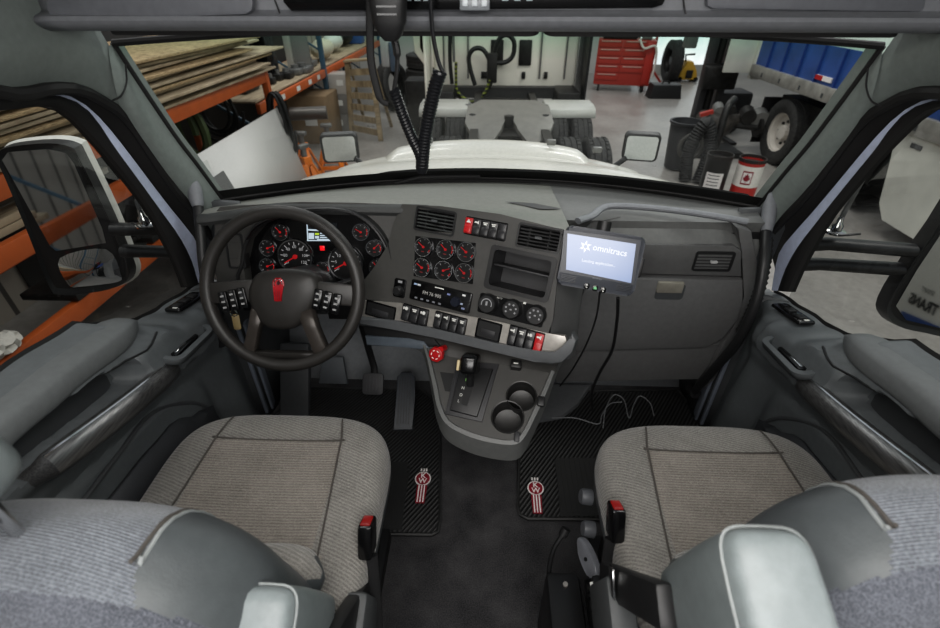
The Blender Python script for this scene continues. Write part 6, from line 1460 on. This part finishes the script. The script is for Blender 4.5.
# ---------------- the trailer on the right
TL = thing('semi_trailer', 'blue and white semi trailer standing along the right side of the workshop', 'trailer', (6.2, 5, SHOP))
X3 = 4.72; zb = .245
TB = mat('trailer blue', (42, 76, 138), .45, nscale=3, namt=.1); TW = mat('trailer white', (206, 206, 198), .45, nscale=2, namt=.06)
b = MB(); b.box((X3+1.28, 4.75, zb+.26), (2.5, 9.8, .53)); b.build('blue_side', TB, TL)
b = MB(); b.box((X3+1.28, 4.75, zb+1.55), (2.48, 9.8, 2.05)); b.build('upper_body', mat('pale green tarpaulin', (190, 208, 196), .5), TL)
b = MB()
for k in range(20): b.box((X3+.012, .1+.48*k, zb+.26), (.03, .02, .53))
b.build('side_rib', mat('trailer rib blue', (30, 60, 124), .45), TL)
b = MB(); b.box((X3+.02, 4.75, zb-.04), (.10, 9.8, .19), bevel=.01); rl = b.build('side_rail', mat('alloy rail', (160, 158, 152), .35, .4, nscale=6, namt=.12), TL)
for k in range(16):
    b = MB(); b.box((X3-.034, .2+.6*k, zb-.06), (.008, .035, .06)); b.build('rail_slot', GREY_D, rl)
for y in (7.6, 6.3, 4.2):
    b = MB(); b.box((X3+.018, y, zb+.13), (.02, .42, .06)); rf = b.build('reflector_strip', LOGW, TL); b = MB(); b.box((X3+.010, y+.1, zb+.13), (.014, .2, .058)); b.build('red_reflector', RED, rf)
b = MB(); b.box((X3+1.28, 9.7, zb+1.1), (2.56, .12, 2.6), bevel=.02); b.build('rear_frame', TW, TL)
b = MB(); b.box((X3-.22, 9.75, zb+1.15), (.5, .06, 2.5), bevel=.01); b.build('rear_door', TW, TL)
b = MB(); b.box((X3+1.28, 4.6, zb-.2), (1.0, 8.8, .3)); b.box((X3+1.28, 7.6, zb-.42), (2.0, 2.6, .22)); b.build('chassis', DARKM, TL)
for y in (8.35, 7.05):
    for x in (X3+.2, X3+.55, X3+2.05, X3+2.4): wheel(TL, (x, y, SHOP+.5), .5, .28, 'X', RIMW if x == X3+.2 else None, 1)
b = MB(); b.box((X3+.35, 9.0, SHOP+.55), (.62, .03, .75)); b.build('mud_flap', RUBBER, TL)
# white aerodynamic skirt under the rail
b = MB(); q = [(5.95, zb-.1), (-.2, zb-.1), (-.2, SHOP+.20), (5.5, SHOP+.20), (5.66, SHOP+.35), (5.8, zb-.5)]
b.prism(q, -.015, .015, Matrix(((0, 0, 1, X3+.06), (1, 0, 0, 0), (0, 1, 0, 0), (0, 0, 0, 1)))); b.build('side_skirt', TW, TL)
b = MB(); b.box((X3+.04, 5.55, zb-.25), (.01, .16, .05), bevel=.002); b.build('skirt_badge', GREY_D, TL)
b = MB(); b.box((X3+.4, 6.35, zb-.5), (.2, .12, .9), bevel=.02); b.box((X3+.4, 6.35, SHOP+.12), (.4, .3, .05)); b.build('landing_leg', DARKM, TL)
# low grey rail of the inspection pit outside the passenger door
# white trailer parked behind us on the right: it shows in the passenger mirror
t = thing('box_trailer', 'white lettered box trailer standing behind on the right, seen in the passenger mirror', 'trailer', (4.2, -4, SHOP))
b = MB(); b.box((4.4, -4.3, .8), (2.4, 6.8, 2.9), bevel=.03); b.build('box_body', CREAM, t)
b = MB(); b.box((4.4, -4.4, SHOP+.75), (2.2, 6.3, .25)); b.build('chassis', DARKM, t)
for y in (-6.4, -5.2):
    for x in (3.4, 5.4): wheel(t, (x, y, SHOP+.5), .5, .3, 'X', RIMW, 1)
Mx = Matrix.Translation((3.19, -1.72, -.12)) @ Matrix(((0, 0, -1, 0), (-1, 0, 0, 0), (0, 1, 0, 0), (0, 0, 0, 1)))
text('TRANS', .13, Mx, DARKM, 'lettering', t, bold=.004); text('SMART', .06, Mx @ TR(0, .12, 0), GREYM, 'lettering', t)
b = MB(); b.prism([(-.5, -.26), (.15, -.28), (.24, -.14), (-.3, -.10)], 0, .004, Mx); b.build('blue_flash', TB, t)
# workbench behind on the left: it shows in the driver mirror
t = thing('work_bench', 'blue workbench standing behind on the left, seen in the driver mirror', 'workbench', (-2.0, -3.2, SHOP))
b = MB(); b.box((-2.1, -3.4, SHOP+.88), (.8, 1.5, .06), bevel=.01); b.build('bench_top', TB, t)
for x in (-2.45, -1.75):
    for y in (-4.1, -2.7):
        b = MB(); b.box((x, y, SHOP+.43), (.06, .06, .86)); b.build('leg', DARKM, t)
b = MB(); b.box((-2.1, -3.4, SHOP+.2), (.7, 1.4, .03)); b.build('lower_shelf', DARKM, t)
t = thing('dark_cabinet', 'black steel cabinet behind the workbench, seen in the driver mirror', 'cabinet', (-3.2, -5.6, SHOP))
b = MB(); b.box((-3.2, -5.8, SHOP+.7), (1.4, .7, 1.4), bevel=.02); b.build('case', DARKM, t)
for s in (-1, 1):
    b = MB(); b.box((-3.2+s*.34, -5.44, SHOP+.7), (.64, .02, 1.3), bevel=.008); dd = b.build('cabinet_door', BLACK, t); b = MB(); b.box((-3.2+s*.06, -5.42, SHOP+.75), (.02, .02, .16)); b.build('handle', CHROME, dd)
# things at the foot of the side wall, seen under the driver mirror
t = thing('paper_bundle', 'crumpled pale cloth bundle on the low rack beam at the left edge', 'bundle', (RX, 2.05, hC+.07))
b = MB(); c = V((RX-.01, 2.05, hC+.13)); rows = []
for i in range(11):
    e = -1+2*i/10; kk = max(.05, 1-e*e)**.5; rows.append([c+V((.09*kk*math.cos(2*PI*j/16)*(1+.25*math.sin(j*2.3+i)), .13*e, .06*kk*math.sin(2*PI*j/16)*(1+.2*math.sin(j*1.7+i*2)))) for j in range(16)])
vs = b.grid(rows, closed_u=True); b.cap(vs[0][::-1]); b.cap(vs[-1]); b.build('cloth', mat('crumpled cloth', (196, 192, 184), .8), t)
# ================================================================ light
w = bpy.data.worlds.new('World'); SC.world = w; w.use_nodes = True
bg = w.node_tree.nodes['Background']; bg.inputs[0].default_value = (.86, .92, 1.0, 1); bg.inputs[1].default_value = .62
def area(name, loc, rot, size, power, color=(1, 1, 1), sy=None):
    l = bpy.data.lights.new(name, 'AREA'); l.energy = power; l.size = size; l.color = color
    if sy: l.shape = 'RECTANGLE'; l.size_y = sy
    o = bpy.data.objects.new(name, l); COL.objects.link(o); o.location = loc; o.rotation_euler = rot; return o
area('cab ceiling fill', (0, .25, 1.77), (R(10), 0, 0), 1.2, 19, (1, .97, .93), .7)  # unseen soft fill added under the ceiling to brighten the cab
area('cab rear fill', (0, -.42, 1.45), (R(62), 0, 0), 1.2, 15, (1, .98, .96), .5)  # second added fill, unseen behind the camera, lifting the interior from the rear
SC.view_settings.view_transform = 'Standard'; SC.view_settings.look = 'None'
SC.view_settings.use_curve_mapping = True
cm = SC.view_settings.curve_mapping
cv = cm.curves[3]
cv.points.new(.03, .0235); cv.points.new(.15, .14); cv.points.new(.5, .53)
cm.update()
def pt(name, loc, power, size=.1, color=(1, 1, 1)):
    l = bpy.data.lights.new(name, 'POINT'); l.energy = power; l.shadow_soft_size = size; l.color = color; o = bpy.data.objects.new(name, l); COL.objects.link(o); o.location = loc
# rows of workshop lamps high above the floor
for x in (-2.5, 3.0):
    for y in (1.5, 6.5, 11.5): area('workshop lamp', (x, y, 4.6), (0, 0, 0), 3.2, 70 if x < 0 else 125, (1, .985, .95), .5)
